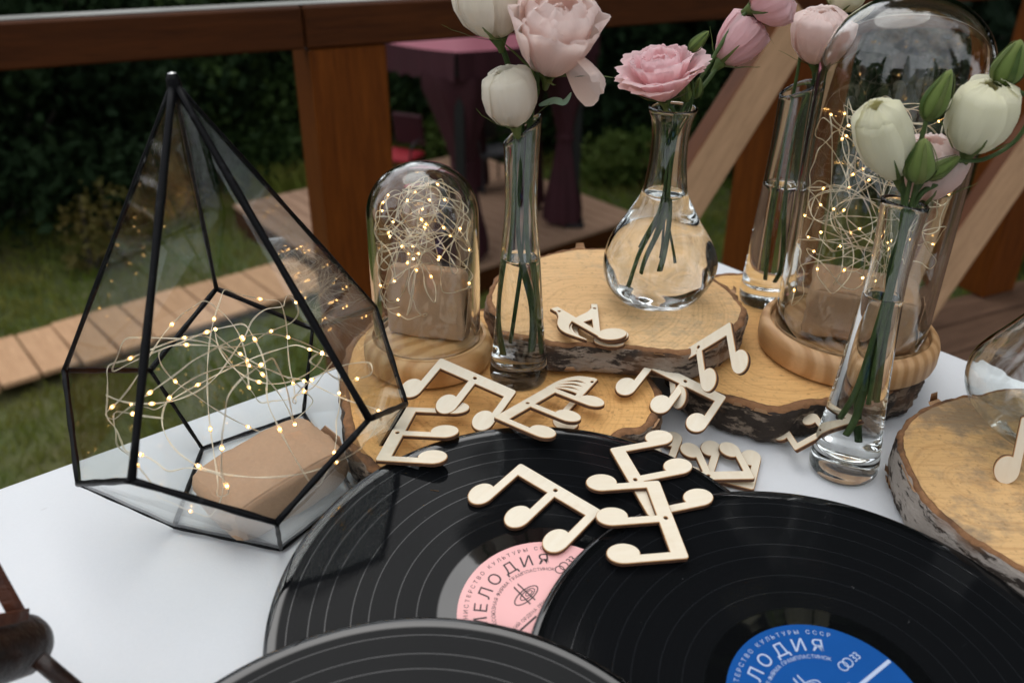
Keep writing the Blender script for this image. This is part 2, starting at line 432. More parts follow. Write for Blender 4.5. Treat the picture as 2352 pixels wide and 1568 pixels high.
c = t.mix(t.ramp(n.outputs[0], [(.40, 0), (.62, 1)]), (.12, .185, .022), (.30, .265, .07)); c = t.mix(t.math('MULTIPLY', n2.outputs[0], .6), c, (.14, .21, .026))
p = t.n('ShaderNodeBsdfPrincipled', {'Base Color': c, 'Roughness': .7, 'Specular IOR Level': .15}); tl = t.n('ShaderNodeBsdfTranslucent', {'Color': c}); m = t.n('ShaderNodeMixShader', {0: .25})
t.set(m.inputs[1], p.outputs[0]); t.set(m.inputs[2], tl.outputs[0]); t.surf(m); MAT['grass'] = t.m
t = NT('soil'); v = t.coord(); n = t.noise(v, .8, 6, .65); n2 = t.noise(v, 14, 4)
c = t.mix(t.ramp(n.outputs[0], [(.38, 0), (.65, 1)]), (.07, .11, .018), (.14, .125, .045)); c = t.mix(t.math('MULTIPLY', n2.outputs[0], .6), c, (.030, .034, .012))
t.bsdf(Base_Color=c, Roughness=.95, Normal=t.bump(n2.outputs[0], .05, .8)); MAT['soil'] = t.m
def petal(name, base, edge, core):
    t = NT(name); v = t.coord('UV'); s = t.n('ShaderNodeSeparateXYZ', {'Vector': v})
    vein = t.n('ShaderNodeTexNoise', {'Vector': t.n('ShaderNodeMapping', {'Vector': v, 'Scale': (34, 1.5, 1)}).outputs[0], 'Scale': 1.0, 'Detail': 3})
    c = t.mix(t.ramp(s.outputs[1], [(0, 0), (.22, 1)]), core, base)
    c = t.mix(t.ramp(s.outputs[1], [(.55, 0), (1, 1)]), c, edge)
    c = t.mix(t.math('MULTIPLY', vein.outputs[0], .22), c, tuple(x * .8 for x in base))
    p = t.n('ShaderNodeBsdfPrincipled', {'Base Color': c, 'Roughness': .68, 'Specular IOR Level': .18, 'Sheen Weight': .25, 'Normal': t.bump(vein.outputs[0], .0010, .55)})
    tl = t.n('ShaderNodeBsdfTranslucent', {'Color': c}); m = t.n('ShaderNodeMixShader', {0: .56})
    t.set(m.inputs[1], p.outputs[0]); t.set(m.inputs[2], tl.outputs[0]); t.surf(m); return t.m
MAT['pet_white'] = petal('pet_white', (.93, .91, .75), (.93, .91, .72), (.55, .58, .24))
MAT['pet_cream'] = petal('pet_cream', (.93, .86, .76), (.93, .90, .78), (.50, .48, .22))
MAT['pet_blush'] = petal('pet_blush', (.94, .76, .70), (.95, .83, .78), (.60, .52, .28))
MAT['pet_pink'] = petal('pet_pink', (.93, .63, .64), (.94, .73, .74), (.62, .50, .32))
MAT['pet_bud'] = petal('pet_bud', (.26, .35, .10), (.42, .48, .18), (.12, .20, .05))
MAT['stem'] = leafmat('stem', (.018, .045, .014), (.085, .13, .040), .1, .5, .2, 75)
MAT['sepal'] = leafmat('sepal', (.050, .095, .022), (.15, .18, .055), .2, .55, .2, 60)
MAT['leaf_pale'] = leafmat('leaf_pale', (.22, .33, .22), (.30, .42, .30), .3, .5, .3)
# fabric and metal of the gazebo
MAT['maroon'] = plain('maroon', (.036, .003, .008), .8, .3, 5)
MAT['canopy_lit'] = plain('canopy_lit', (.27, .07, .10), .7, .15, 3)  # maroon cloth made paler: sky light on the roof is in the colour
MAT['black_metal'] = plain('black_metal', (.012, .012, .014), .4, .2, 20)
MAT['red_cloth'] = plain('red_cloth', (.30, .006, .016), .75, .2, 8)
MAT['grey_cushion'] = plain('grey_cushion', (.055, .055, .06), .85, .2, 8)
MAT['pole_white'] = plain('pole_white', (.35, .33, .31), .6, .15, 8)

# ================================================================== THE SETTING
DZ = -.95                                            # terrace floor
G = -3.4                                             # the lawn lies well below the terrace
rng = np.random.default_rng(11)
def terrain(x, y):
    return G + .05 * noise.noise(Vector((x * .25, y * .25, 0))) + max(0, (y - 13)) * .03
vs, fs = [], []
N_ = 90
for j in range(N_ + 1):
    for i in range(N_ + 1):
        a, b = (i / N_ - .5) * 2, (j / N_ - .5) * 2
        x = 6 * a + 74 * a ** 3; y = 8 + 8 * b + 92 * b ** 3
        vs.append((x, y, terrain(x, y)))
for j in range(N_):
    for i in range(N_):
        k = j * (N_ + 1) + i; fs.append((k, k + 1, k + N_ + 2, k + N_ + 1))
gr = link('ground', mesh('ground', vs, fs, MAT['soil'])); gr['kind'] = 'structure'

# --- terrace: deck boards laid along the railing
RA = at(0, 165, .05); RB = at(1653, 46, .05)
rd = Vector((RB.x - RA.x, RB.y - RA.y, 0)).normalized(); rn = Vector((rd.y, -rd.x, 0))      # along the rail; inward
UPV = Vector((0, 0, 1))
def onrail(px, py, z=.05):
    """distance along the rail of the sight line px,py in the railing's vertical plane"""
    r = ray(px, py); tt = (RA - CAM).dot(rn) / r.dot(rn); p = CAM + r * tt
    return (p - RA).dot(rd), p
def rp(s, z, inn=0.0): return Vector((RA.x, RA.y, 0)) + rd * s + rn * inn + UPV * z
deck = bpy.data.objects.new('deck', None); COL.objects.link(deck); deck['kind'] = 'structure'
deck.location = rp(1.5, DZ - .03, 1.0)
pw = .145
for i in range(20):
    for j, (s0, s1) in enumerate(((-2.2, .35 + .5 * (i % 3)), (.354 + .5 * (i % 3), 5.2))):
        dz = random.uniform(-.002, .002)
        c = rp((s0 + s1) / 2, DZ - .014 + dz, -.06 + pw * (i + .5))
        v, f = box((0, 0, 0), ((s1 - s0) / 2 - .002, 0, 0), (0, pw / 2 - .004, 0), (0, 0, .014), .003)
        o = link('plank', mesh('plank', v, f, MAT['deck_wood'], False), deck)
        o.location = c - deck.location; o.rotation_euler = (0, 0, math.atan2(rd.y, rd.x))
v, f = join(*[box(rp(1.5, DZ - .12, q), rd * 3.7, rn * .04, UPV * .088, .004) for q in (-.02, 1.3, 2.7)])
part('joist', v, f, MAT['rail_wood'], deck, False)
for s in (-2, 0, 2, 4, 5):
    for q in (0.0, 2.7):
        v, f = box(rp(s, (G + DZ - .208) / 2 - .1, q), rd * .07, rn * .07, UPV * ((DZ - .208 - G) / 2 + .1), .004)
        part('deck_support', v, f, MAT['rail_wood'], deck, False)

# --- railing
rl = root('railing', rp(1.5, DZ, -.06), 'heavy reddish brown timber railing with diagonal braces behind the table', 'railing')
def rbox(name, s0, s1, z0, z1, i0, i1, mat, bev=.004):
    c = rp((s0 + s1) / 2, (z0 + z1) / 2, (i0 + i1) / 2)
    v, f = box((0, 0, 0), Vector(((s1 - s0) / 2, 0, 0)), Vector((0, (i1 - i0) / 2, 0)), Vector((0, 0, (z1 - z0) / 2)), bev)
    o = link(name, mesh(name, v, f, mat, False), rl); o.location = c - rl.location; o.rotation_euler = (0, 0, math.atan2(rd.y, rd.x)); return o
sj = onrail(700, 70)[0]; ZT = onrail(0, 52)[1].z
rbox('top_rail', -1.8, sj - .0015, .05, ZT, -.055, 0, MAT['rail_wood'], .004)
rbox('top_rail', sj + .0015, 5.0, .05, ZT, -.055, 0, MAT['rail_wood'], .004)
rbox('rail_cap', -1.8, 5.0, ZT + .0005, ZT + .0028, -.058, -.016, MAT['rail_paint'], .001)
s0, s1 = onrail(710, 108)[0], onrail(889, 96)[0]
rbox('post', s0, s1, DZ + .002, .0485, -.005 - (s1 - s0), -.005, MAT['post_wood'], .004)
pwid = s1 - s0
sp2 = onrail(1775, 400)[0]
rbox('post', sp2, sp2 + pwid, DZ + .002, .0485, -.005 - pwid, -.005, MAT['post_wood'], .004)
sp3 = onrail(2330, 450)[0]
rbox('post', sp3, sp3 + pwid, DZ + .002, .0485, -.005 - pwid, -.005, MAT['post_wood'], .004)
rbox('post', s0 - 1.6, s0 - 1.6 + pwid, DZ + .002, .0485, -.005 - pwid, -.005, MAT['post_wood'], .004)
def brace(pt, pm, dY, rot):
    s, T = onrail(*pt); T = T + rn * .02
    Mp = atY(pm[0], pm[1], (onrail(*pm)[1] + rn * dY).y)
    d = (Mp - T).normalized(); B = T + d * ((DZ + .003 - T.z) / d.z)
    T2 = T + d * ((.046 - T.z) / d.z)
    c = (T2 + B) / 2; toc = (CAM - c); n1 = (toc - d * toc.dot(d)).normalized()
    n1 = Matrix.Rotation(R(rot), 3, d) @ n1; a1 = d.cross(n1)
    v, f = box((0, 0, 0), Vector((.052, 0, 0)), Vector((0, .034, 0)), Vector((0, 0, (T2 - B).length / 2)), .003)
    o = link('brace', mesh('brace', v, f, [MAT['brace_lit'], MAT['brace_shade']], False), rl)
    for p in o.data.polygons: p.material_index = 0 if p.normal.y > .9 else 1  # lit copy on the upper face, shaded copy on the rest
    M3 = Matrix((a1, n1, a1.cross(n1))).transposed()
    o.matrix_local = Matrix.Translation(c - rl.location) @ M3.to_4x4()
brace((1806, 56), (1642, 338), .16, -30)
brace((2500, 110), (2205, 560), .20, -30)

# --- boardwalk on the lawn
bw = bpy.data.objects.new('boardwalk', None); COL.objects.link(bw)
BWZ = G + .14
cl = catmull([at(-330, 925, BWZ), at(-160, 875, BWZ), at(0, 829, BWZ), at(150, 786, BWZ), at(310, 738, BWZ), at(470, 690, BWZ), at(640, 641, BWZ), at(760, 606, BWZ)], 40)
bw.location = (cl[100].x, cl[100].y, G); tag(bw, 'weathered plank boardwalk crossing the grass towards the gazebo platform', 'boardwalk')
acc = 0; last = cl[0]; step = .30
for a, b in zip(cl, cl[1:]):
    acc += (b - a).length
    if acc >= step:
        acc -= step; d = (b - last).normalized(); n = Vector((-d.y, d.x, 0)); c = (last + b) / 2; last = b.copy()
        v, f = box((0, 0, 0), (step / 2 - .009, 0, 0), (0, .43 + random.uniform(-.025, .025), 0), (0, 0, .022), .005)
        o = link('plank', mesh('plank', v, f, MAT['grey_board'], False), bw)
        o.location = Vector((c.x, c.y, BWZ - .022 + random.uniform(-.004, .004))) - bw.location; o.rotation_euler = (random.uniform(-.01, .01), 0, math.atan2(d.y, d.x) + random.uniform(-.012, .012))
v1 = tube([p + Vector((0, 0, -.09)) for p in cl[::10]], .045, 6)
part('bearer', *v1, MAT['grey_board'], bw, False)

# --- gazebo platform
PZ = G + .30
PL, PF = at(532, 471, PZ), at(873, 689, PZ)
u_ = (PF - PL); LU = u_.length; u_.normalize(); v_ = Vector((-u_.y, u_.x, 0)); LV = 3.45
pf = bpy.data.objects.new('garden_platform', None); COL.objects.link(pf); pf.location = (PL + u_ * LU / 2 + v_ * LV / 2).to_tuple()[:2] + (G,)
tag(pf, 'square raised wooden platform of wide boards standing on the grass', 'platform')
nb = 20
for i in range(nb):
    wd = LV / nb; c = PL + u_ * LU / 2 + v_ * (wd * (i + .5)); c.z = PZ - .02
    v, f = box((0, 0, 0), (LU / 2 - .001, 0, 0), (0, wd / 2 - .006, 0), (0, 0, .02), .004)
    o = link('plank', mesh('plank', v, f, MAT['plat_board'], False), pf); o.location = c - pf.location; o.rotation_euler = (0, 0, math.atan2(u_.y, u_.x))
for c, ax, L_ in ((PL + v_ * .03, u_, LU), (PF - u_ * .03, v_, LV), (PL + u_ * .03, v_, LV), (PL + v_ * (LV - .03), u_, LU)):
    m_ = c + ax * L_ / 2; m_.z = G + .1
    v, f = box((0, 0, 0), (L_ / 2 - .035, 0, 0), (0, .025, 0), (0, 0, .155), .004)
    o = link('skirt_board', mesh('skirt_board', v, f, MAT['rail_wood'], False), pf); o.location = m_ - pf.location; o.rotation_euler = (0, 0, math.atan2(ax.y, ax.x))

# --- gazebo with maroon canopy and tied curtains
gzN = at(1062, 610, PZ); gzR = at(1316, 517, PZ); e1 = gzR - gzN; e2 = Vector((-e1.y, e1.x, 0)); 
gzB = gzR + e2; gzL = gzN + e2; ctr = (gzN + gzB) / 2
gz = root('gazebo', (ctr.x, ctr.y, PZ), 'garden gazebo with maroon canopy and tied maroon curtains on dark posts', 'gazebo')
TOPZ = PZ + 2.02; VAL = .24
corners = [gzN, gzR, gzB, gzL]
for k, p in enumerate(corners):
    v, f = box(Vector((p.x, p.y, PZ + 1.0)), (.045, 0, 0), (0, .045, 0), (0, 0, .998), .006); part('post', v, f, MAT['black_metal'], gz, False)
    v, f = box(Vector((p.x, p.y, PZ + .026)), (.11, 0, 0), (0, .11, 0), (0, 0, .024), .006); part('post_foot', v, f, MAT['black_metal'], gz, False)
def up(p, z): return Vector((p.x, p.y, z))
big = [ctr + (p - ctr) * 1.14 for p in corners]
vs, fs = [], []
for k in range(4):
    a, b = big[k], big[(k + 1) % 4]
    for i in range(8):
        t_ = i / 8; p = a.lerp(b, t_); vs.append(up(p, TOPZ + .03 - .05 * math.sin(math.pi * t_)))
n8 = 32
for k in range(n8):
    p = vs[k]; q = p.lerp(up(ctr, TOPZ + .42), .55); vs.append(q + Vector((0, 0, -.06)))
vs.append(up(ctr, TOPZ + .42))
for k in range(n8):
    l = (k + 1) % n8; fs += [(k, l, n8 + l, n8 + k), (n8 + k, n8 + l, 2 * n8)]
part('canopy', vs, fs, MAT['canopy_lit'], gz)
vs, fs = [], []
for k in range(4):
    a, b = big[k], big[(k + 1) % 4]; o_ = len(vs); m = 24
    nn = Vector(((b - a).y, -(b - a).x, 0)).normalized()
    for i in range(m + 1):
        t_ = i / m; p = a.lerp(b, t_) + nn * (.012 + .012 * math.sin(i * 1.9)); top = TOPZ + .026 - .05 * math.sin(math.pi * t_)
        vs += [up(p, top), up(p + nn * .012, top - VAL + .018 * math.sin(i * 2.6))]
    for i in range(m): fs.append((o_ + 2 * i, o_ + 2 * i + 1, o_ + 2 * i + 3, o_ + 2 * i + 2))
part('valance', vs, fs, MAT['maroon'], gz)
def curtain(p, r_top, r_tie, tie=.52):
    prof = []
    vs, fs = [], []; n = 28; rows = 14
    for j in range(rows + 1):
        t_ = j / rows; z = PZ + .06 + (1.82 - .06) * t_
        d = abs(t_ - tie); rr = r_tie + (r_top - r_tie) * min(1, d / .42) ** 1.15 * (1 if t_ > tie else .62)
        for i in range(n):
            a = 2 * math.pi * i / n; q = rr * (1 + .16 * math.sin(a * 7 + j * .25)) ; vs.append(Vector((p.x + q * math.cos(a), p.y + q * .8 * math.sin(a), z)))
    for j in range(rows):
        for i in range(n):
            k = (i + 1) % n; fs.append((j * n + i, j * n + k, (j + 1) * n + k, (j + 1) * n + i))
    c_ = part('curtain', vs, fs, MAT['maroon'], gz)
    v, f = revolve([(r_tie + .012, -.03), (r_tie + .03, 0), (r_tie + .012, .03)], 20, (p.x, p.y, PZ + .06 + 1.76 * tie)); part('tie', v, f, MAT['maroon'], c_)
off = (ctr - gzN).normalized()
for p, a_, b_ in ((gzN + off * .15, .31, .085), (gzR + (ctr - gzR).normalized() * .12, .26, .08), (gzR.lerp(gzB, .45), .22, .12), (gzB, .2, .09), (gzL, .2, .09)): curtain(p, a_, b_)

def garden_chair(name, pos, yaw, seatmat, label, backmat):
    ch = root(name, (pos.x, pos.y, PZ + .001), label, 'chair'); M_ = Matrix.Rotation(yaw, 3, 'Z')
    def T(p): return Vector((pos.x, pos.y, PZ)) + M_ @ Vector(p)
    v, f = join(*[(lambda vf: ([T(q) for q in vf[0]], vf[1]))(box((0, 0, .44), (.22, 0, 0), (0, .21, 0), (0, 0, .03), .02))]); part('seat', v, f, seatmat, ch, False)
    v, f = box((0, .22, .70), (.20, 0, 0), (0, .025, .004), (0, -.03, .19), .02); part('backrest', [T(q) for q in v], f, backmat, ch, False)
    for sx in (-1, 1):
        for sy in (-1, 1):
            P = catmull([T((sx * .19, sy * .17, .41)), T((sx * .20, sy * .19, .2)), T((sx * .23, sy * .25, .004))], 6)
            v, f = tube(P, .014, 6); part('leg', v, f, MAT['black_metal'], ch)
        P = catmull([T((sx * .22, .22, .55)), T((sx * .25, .05, .64)), T((sx * .25, -.16, .62)), T((sx * .23, -.2, .44))], 5)
        v, f = tube(P, .013, 6); part('armrest', v, f, MAT['black_metal'], ch)
    return ch
garden_chair('garden_chair', at(1128, 428, PZ), .5, MAT['grey_cushion'], 'dark metal garden chair with grey seat under the gazebo', MAT['black_metal'])
garden_chair('garden_chair', at(925, 440, PZ), -.4, MAT['red_cloth'], 'garden chair with bright red cushion beside the thick timber post', MAT['maroon'])

# --- vegetation
def leafquads(cen, size, asp=.55, up_bias=0.0, seed=0):
    r = np.random.default_rng(seed); n = len(cen)
    d = r.normal(size=(n, 3)); d[:, 2] += up_bias; d /= np.linalg.norm(d, axis=1)[:, None]
    e = r.normal(size=(n, 3)); e -= d * (e * d).sum(1)[:, None]; e /= np.linalg.norm(e, axis=1)[:, None]
    s = r.uniform(size[0], size[1], n)[:, None]
    a = cen - d * s; b = cen + e * s * asp; c = cen + d * s; g = cen - e * s * asp
    V = np.stack([a, b, c, g], 1).reshape(-1, 3)
    F = np.arange(n * 4).reshape(-1, 4)
    return V, F
def npmesh(name, V, F, mat):
    me = bpy.data.meshes.new(name); n = len(F)
    me.vertices.add(len(V)); me.vertices.foreach_set('co', np.asarray(V, np.float32).ravel())
    k = F.shape[1]
    me.loops.add(n * k); me.loops.foreach_set('vertex_index', F.ravel().astype(np.int32))
    me.polygons.add(n); me.polygons.foreach_set('loop_start', np.arange(0, n * k, k, dtype=np.int32)); me.polygons.foreach_set('loop_total', np.full(n, k, np.int32))
    me.materials.append(mat); me.update(calc_edges=True); return me
def bush_proto(seed, rx, rz, nl, size, mat):
    r = np.random.default_rng(seed); nc = 46
    d = r.normal(size=(nc, 3)); d /= np.linalg.norm(d, axis=1)[:, None]; d[:, 2] = abs(d[:, 2]) * 1.3 - .15
    cc = d * r.uniform(.45, 1.0, nc)[:, None] * np.array([rx, rx, rz]); cc[:, 2] = np.maximum(cc[:, 2] + .12 * rz, .06)
    k = r.integers(0, nc, nl); cen = cc[k] + r.normal(size=(nl, 3)) * np.array([.16, .16, .13]) * rx * r.uniform(.5, 1.3, nc)[k][:, None]
    cen[:, 2] = np.maximum(cen[:, 2], .02)
    V, F = leafquads(cen, size, .5, .2, seed)
    me = npmesh('crown', V, F, mat)
    br = []
    for i in range(7):
        q = cc[r.integers(0, nc)]; br.append(tube(catmull([Vector((0, 0, -.05)), Vector(q) * .5 + Vector((0, 0, .1)), Vector(q)], 4), lambda t_: .025 * (1 - t_ * .8), 5))
    v, f = join(*br); return me, mesh('stem', v, f, MAT['trunk'])
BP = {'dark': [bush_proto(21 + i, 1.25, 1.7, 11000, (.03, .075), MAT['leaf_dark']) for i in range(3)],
      'mid': [bush_proto(31 + i, 1.05, 1.3, 7000, (.03, .075), MAT['leaf_mid']) for i in range(2)],
      'light': [bush_proto(41, .65, .9, 1700, (.04, .09), MAT['leaf_light'])],
      'autumn': [bush_proto(51, .42, .95, 420, (.025, .065), MAT['leaf_autumn'])]}
def bush(kind, i, x, y, s, label, group):
    cm, sm = BP[kind][i % len(BP[kind])]
    o = root('shrub', (x, y, terrain(x, y) - .02), label, 'shrub', group, (0, 0, random.uniform(0, 6.28)))
    o.scale = (s, s, s * random.uniform(.9, 1.2))
    link('crown', cm, o); link('stem', sm, o)
k = 0
for x, y, s in [(-9.5, 10.0, 1.5), (-7.7, 9.9, 1.45), (-6.0, 9.7, 1.5), (-4.9, 10.8, 1.35), (-8.6, 12.2, 1.9), (-6.4, 12.0, 1.8), (-4.0, 12.6, 1.6), (-2.4, 13.4, 1.5), (-.6, 14.0, 1.6), (1.1, 13.6, 1.5), (2.8, 13.2, 1.6), (4.5, 12.6, 1.7),
                (6.4, 12.0, 1.8), (8.2, 11.4, 1.9), (10.2, 10.2, 1.9), (-11.5, 11.2, 1.9), (12.0, 9.0, 1.8), (-10.5, 14.2, 2.3), (-3.2, 15.8, 2.2), (.6, 16.4, 2.3), (4.2, 15.6, 2.3), (8, 14.6, 2.4)]:
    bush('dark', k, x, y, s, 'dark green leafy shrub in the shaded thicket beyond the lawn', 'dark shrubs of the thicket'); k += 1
for x, y, s in [(-2.9, 12.1, 1.0), (-1.9, 12.7, .95), (-.2, 12.6, .8), (2.3, 12.2, .85), (3.6, 11.4, .8), (5.4, 10.4, .9), (-3.6, 11.4, .75), (-4.7, 11.5, 1.15), (-3.8, 12.0, 1.3), (-6.6, 10.6, .8)]:
    bush('mid', k, x, y, s, 'mid green bush at the front edge of the thicket', 'green bushes at the thicket edge'); k += 1
for px, py, s in ((1470, 420, .8), (1395, 425, .6), (990, 380, .6)):
    p = at(px, py, G); bush('light', k, p.x, p.y, s, 'small bright green bush lit at the lawn edge behind the gazebo', 'bright bushes behind the gazebo')
for px, py, s in ((275, 600, .85), (215, 622, .7), (1500, 440, .6)):
    p = at(px, py, G); bush('autumn', k, p.x, p.y, s, 'thin yellowing weed bush at the edge of the dry grass', 'yellowing weeds by the grass')
# tall trees round the clearing
def spruce_proto(seed, h, rb):
    r = np.random.default_rng(seed); cen = []
    limbs = [tube([Vector((0, 0, -.3)), Vector((0, 0, h * .5)), Vector((.03, 0, h))], lambda t_: .22 * (1 - t_) + .015, 8)]
    z = h * .10
    while z < h * .985:
        nb_ = 7; rr = rb * (1 - z / h) ** .85 + .12
        for b in range(nb_):
            a = r.uniform(0, 6.28); L_ = rr * r.uniform(.75, 1.1); m = int(10 + 34 * L_ / rb)
            tt = r.uniform(.12, 1, m) ** .8
            cen.append(np.stack([np.cos(a) * L_ * tt + r.normal(size=m) * .10 * L_ ** .5, np.sin(a) * L_ * tt + r.normal(size=m) * .10 * L_ ** .5, z - .30 * L_ * tt ** 1.4 - abs(r.normal(size=m)) * .12], 1))
            if b < 4: limbs.append(tube([Vector((0, 0, z)), Vector((math.cos(a) * L_ * .55, math.sin(a) * L_ * .55, z - .1 * L_)), Vector((math.cos(a) * L_ * .95, math.sin(a) * L_ * .95, z - .28 * L_))], lambda t_: .03 * (1 - t_ * .8), 4, caps=False))
        z += h * .022 + .06
    V, F = leafquads(np.concatenate(cen), (.14, .34), .34, -.35, seed)
    v, f = join(*limbs); return npmesh('crown', V, F, MAT['needle']), mesh('trunk', v, f, MAT['trunk'])
def broad_proto(seed, h, rx, mat, trunk, nl=9000):
    r = np.random.default_rng(seed); nc = 60
    d = r.normal(size=(nc, 3)); d /= np.linalg.norm(d, axis=1)[:, None]
    cc = d * r.uniform(.35, 1, nc)[:, None] * np.array([rx, rx, h * .36]) + np.array([0, 0, h * .62])
    k_ = r.integers(0, nc, nl); cen = cc[k_] + r.normal(size=(nl, 3)) * .55
    V, F = leafquads(cen, (.10, .22) if h < 15 else (.16, .34), .55, .1, seed)
    limbs = [tube(catmull([Vector((0, 0, -.3)), Vector((.1, .05, h * .35)), Vector((0, .1, h * .8))], 5), lambda t_: .2 * (1 - t_ * .85), 8)]
    for i in range(16):
        q = Vector(cc[i]); limbs.append(tube(catmull([Vector((.08, .05, h * r.uniform(.28, .5))), q * .5 + Vector((0, 0, h * .22)), q], 4), lambda t_: .06 * (1 - t_ * .8), 5, caps=False))
    v, f = join(*limbs); return npmesh('crown', V, F, mat), mesh('trunk', v, f, trunk)
SPR = [spruce_proto(61, 17, 2.9), spruce_proto(62, 15, 2.6)]
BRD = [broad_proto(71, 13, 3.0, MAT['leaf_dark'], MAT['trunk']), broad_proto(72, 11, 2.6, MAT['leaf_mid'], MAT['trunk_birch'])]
def tree(P_, i, x, y, s, name, label, group):
    cm, tm = P_[i % len(P_)]
    o = root(name, (x, y, terrain(x, y) - .05), label, 'tree', group, (0, 0, random.uniform(0, 6.28))); o.scale = (s,) * 3
    link('trunk', tm, o); link('crown', cm, o)
for i, (x, y, s) in enumerate([(5.2, 13.8, 1.0), (8.2, 12.0, 1.08), (11, 9.5, 1.05), (3.2, 17.5, 1.0), (7.4, 17.0, 1.15), (12, 14.5, 1.15), (14, 6.0, 1.0), (10.2, 5.6, .95), (15, 1.0, 1.0), (6.6, 9.6, .8)]):
    tree(SPR, i, x, y, s, 'spruce_tree', 'tall dark spruce tree standing in the thicket right of the gazebo', 'spruces right of the gazebo')
for i, (x, y, s) in enumerate([(-14, 9, .75), (-12, 15, .75), (-17, 4, .8)]):
    tree(SPR, i, x, y, s, 'spruce_tree', 'dark spruce tree standing in the thicket left of the boardwalk', 'spruces left of the boardwalk')
for i, (x, y, s) in enumerate([(-9, 15.5, .8), (-5.0, 16.0, .75), (-1.2, 18, .6), (-11.6, 9.8, .8)]):
    tree(BRD, i, x, y, s, 'broadleaf_tree', 'low broadleaf tree behind the thicket shrubs', 'broadleaf trees behind the thicket')
BIG = [broad_proto(81, 19, 4.6, MAT['leaf_dark'], MAT['trunk'], 26000)]
for i, (x, y, s) in enumerate([(5.4, 8.0, 1.0), (9.6, 6.4, 1.0), (8.6, 11.0, 1.08), (11.5, 1.5, .95)]):
    tree(BIG, i, x, y, s, 'broadleaf_tree', 'tall dense broadleaf tree rising beside the terrace right of the gazebo', 'tall broadleaf trees beside the terrace')
for i, (x, y, s) in enumerate([(9.5, -5.0, .45), (5.0, -9.5, .42), (-.5, -11.0, .44), (-6.0, -9.0, .42), (-10.5, -4.5, .45), (-13.0, 1.5, .45), (-9.0, -12, .5), (3.0, -15, .55)]):  # out of view, added to darken the fill and the glass reflections
    tree(BIG, i, x, y, s, 'broadleaf_tree', 'unseen broadleaf tree added on the near side to darken the glass reflections', 'added broadleaf trees on the near side')
p = at(1465, 395, G); tree(BRD, 1, p.x + .15, p.y + 1.6, .8, 'birch_tree', 'pale trunked birch behind the gazebo by the bright bush', None)
for i, (x, y, s) in enumerate([(-5, -12, .9), (4.5, -13.5, .95), (9, -8, .9), (-11, -7, .85)]):
    tree(SPR, i, x, y, s, 'spruce_tree', 'spruce tree growing on the near side of the terrace', 'spruces on the near side')

# grass: one mass of blades on the lawn
ng = 95000
gx = rng.uniform(-10, 8, ng * 2); gy = 4.5 + 10.5 * rng.uniform(0, 1, ng * 2)
A2 = np.array([PL.x, PL.y]); U2 = np.array([u_.x, u_.y]); V2 = np.array([v_.x, v_.y])
rel = np.stack([gx, gy], 1) - A2; uu = rel @ U2; vv = rel @ V2
ok = ~((uu > -.03) & (uu < LU + .03) & (vv > -.03) & (vv < LV + .03))
clx = np.array([[p.x, p.y] for p in cl[::4]])
dm = np.min(((gx[:, None] - clx[None, :, 0]) ** 2 + (gy[:, None] - clx[None, :, 1]) ** 2), 1) ** .5
ok &= dm > .46
ok &= (abs(gx) < gy * .85 + 1.2)
gx, gy, dm = gx[ok][:ng], gy[ok][:ng], dm[ok][:ng]; n = len(gx)
tall = np.clip((gy - 8.2 + .25 * gx * (gx < 0)) / 2.5, 0, 1) * (gx < -1.5)
nz = np.array([noise.noise(Vector((x * .5, y * .5, 3))) for x, y in zip(gx, gy)])
hgt = rng.uniform(.05, .13, n) * (1 + .7 * np.clip(nz, -.5, 1)) + tall * rng.uniform(.05, .38, n)
ang = rng.uniform(0, 6.28, n); lean = rng.uniform(.1, .7, n); wd = rng.uniform(.004, .010, n) + tall * .003
gz0 = np.array([terrain(x, y) for x, y in zip(gx, gy)]) - .01
dx, dy = np.cos(ang), np.sin(ang); px_, py_ = -dy * wd, dx * wd
V = np.zeros((n, 4, 3))
V[:, 0] = np.stack([gx - px_, gy - py_, gz0], 1); V[:, 1] = np.stack([gx + px_, gy + py_, gz0], 1)
mx_, my_ = gx + dx * hgt * lean * .35, gy + dy * hgt * lean * .35
V[:, 2] = np.stack([gx + dx * hgt * lean + px_ * .25, gy + dy * hgt * lean + py_ * .25, gz0 + hgt], 1)
V[:, 3] = np.stack([mx_ - px_ * .9, my_ - py_ * .9, gz0 + hgt * .6], 1)
go = link('lawn_grass', npmesh('lawn_grass', V.reshape(-1, 3), np.arange(n * 4).reshape(-1, 4), MAT['grass'])); go['kind'] = 'stuff'
go['label'] = 'rough green and dry lawn grass below the terrace'; go['category'] = 'grass'

# ================================================================== THE TABLE AND WHAT STANDS ON IT
p1, p2, p3, p4 = at(92, 1090, 0), at(790, 840, 0), at(1638, 600, 0), at(2225, 827, 0)
ea = (p2 - p1).normalized(); eb = Vector((ea.y, -ea.x, 0))
tcor = p2 + ea * ((((p3 + p4) / 2) - p2).dot(ea))                 # the far corner of the table top
TL, TW = 1.45, .92
def tp(a, b, z): return Vector((tcor.x, tcor.y, 0)) - ea * a + eb * b + UPV * z
tb = root('table', tp(TL / 2, TW / 2, DZ), 'rectangular table under the white cloth', 'table')
v, f = box(tp(TL / 2, TW / 2, -.022), ea * (TL / 2 - .004), eb * (TW / 2 - .004), UPV * .018, .003); part('table_top', v, f, MAT['deck_wood'], tb, False)
for a in (.06, TL - .06):
    for b in (.06, TW - .06):
        v, f = box(tp(a, b, (DZ - .041) / 2), ea * .028, eb * .028, UPV * ((-.041 - DZ) / 2 - .0005), .004); part('leg', v, f, MAT['deck_wood'], tb, False)
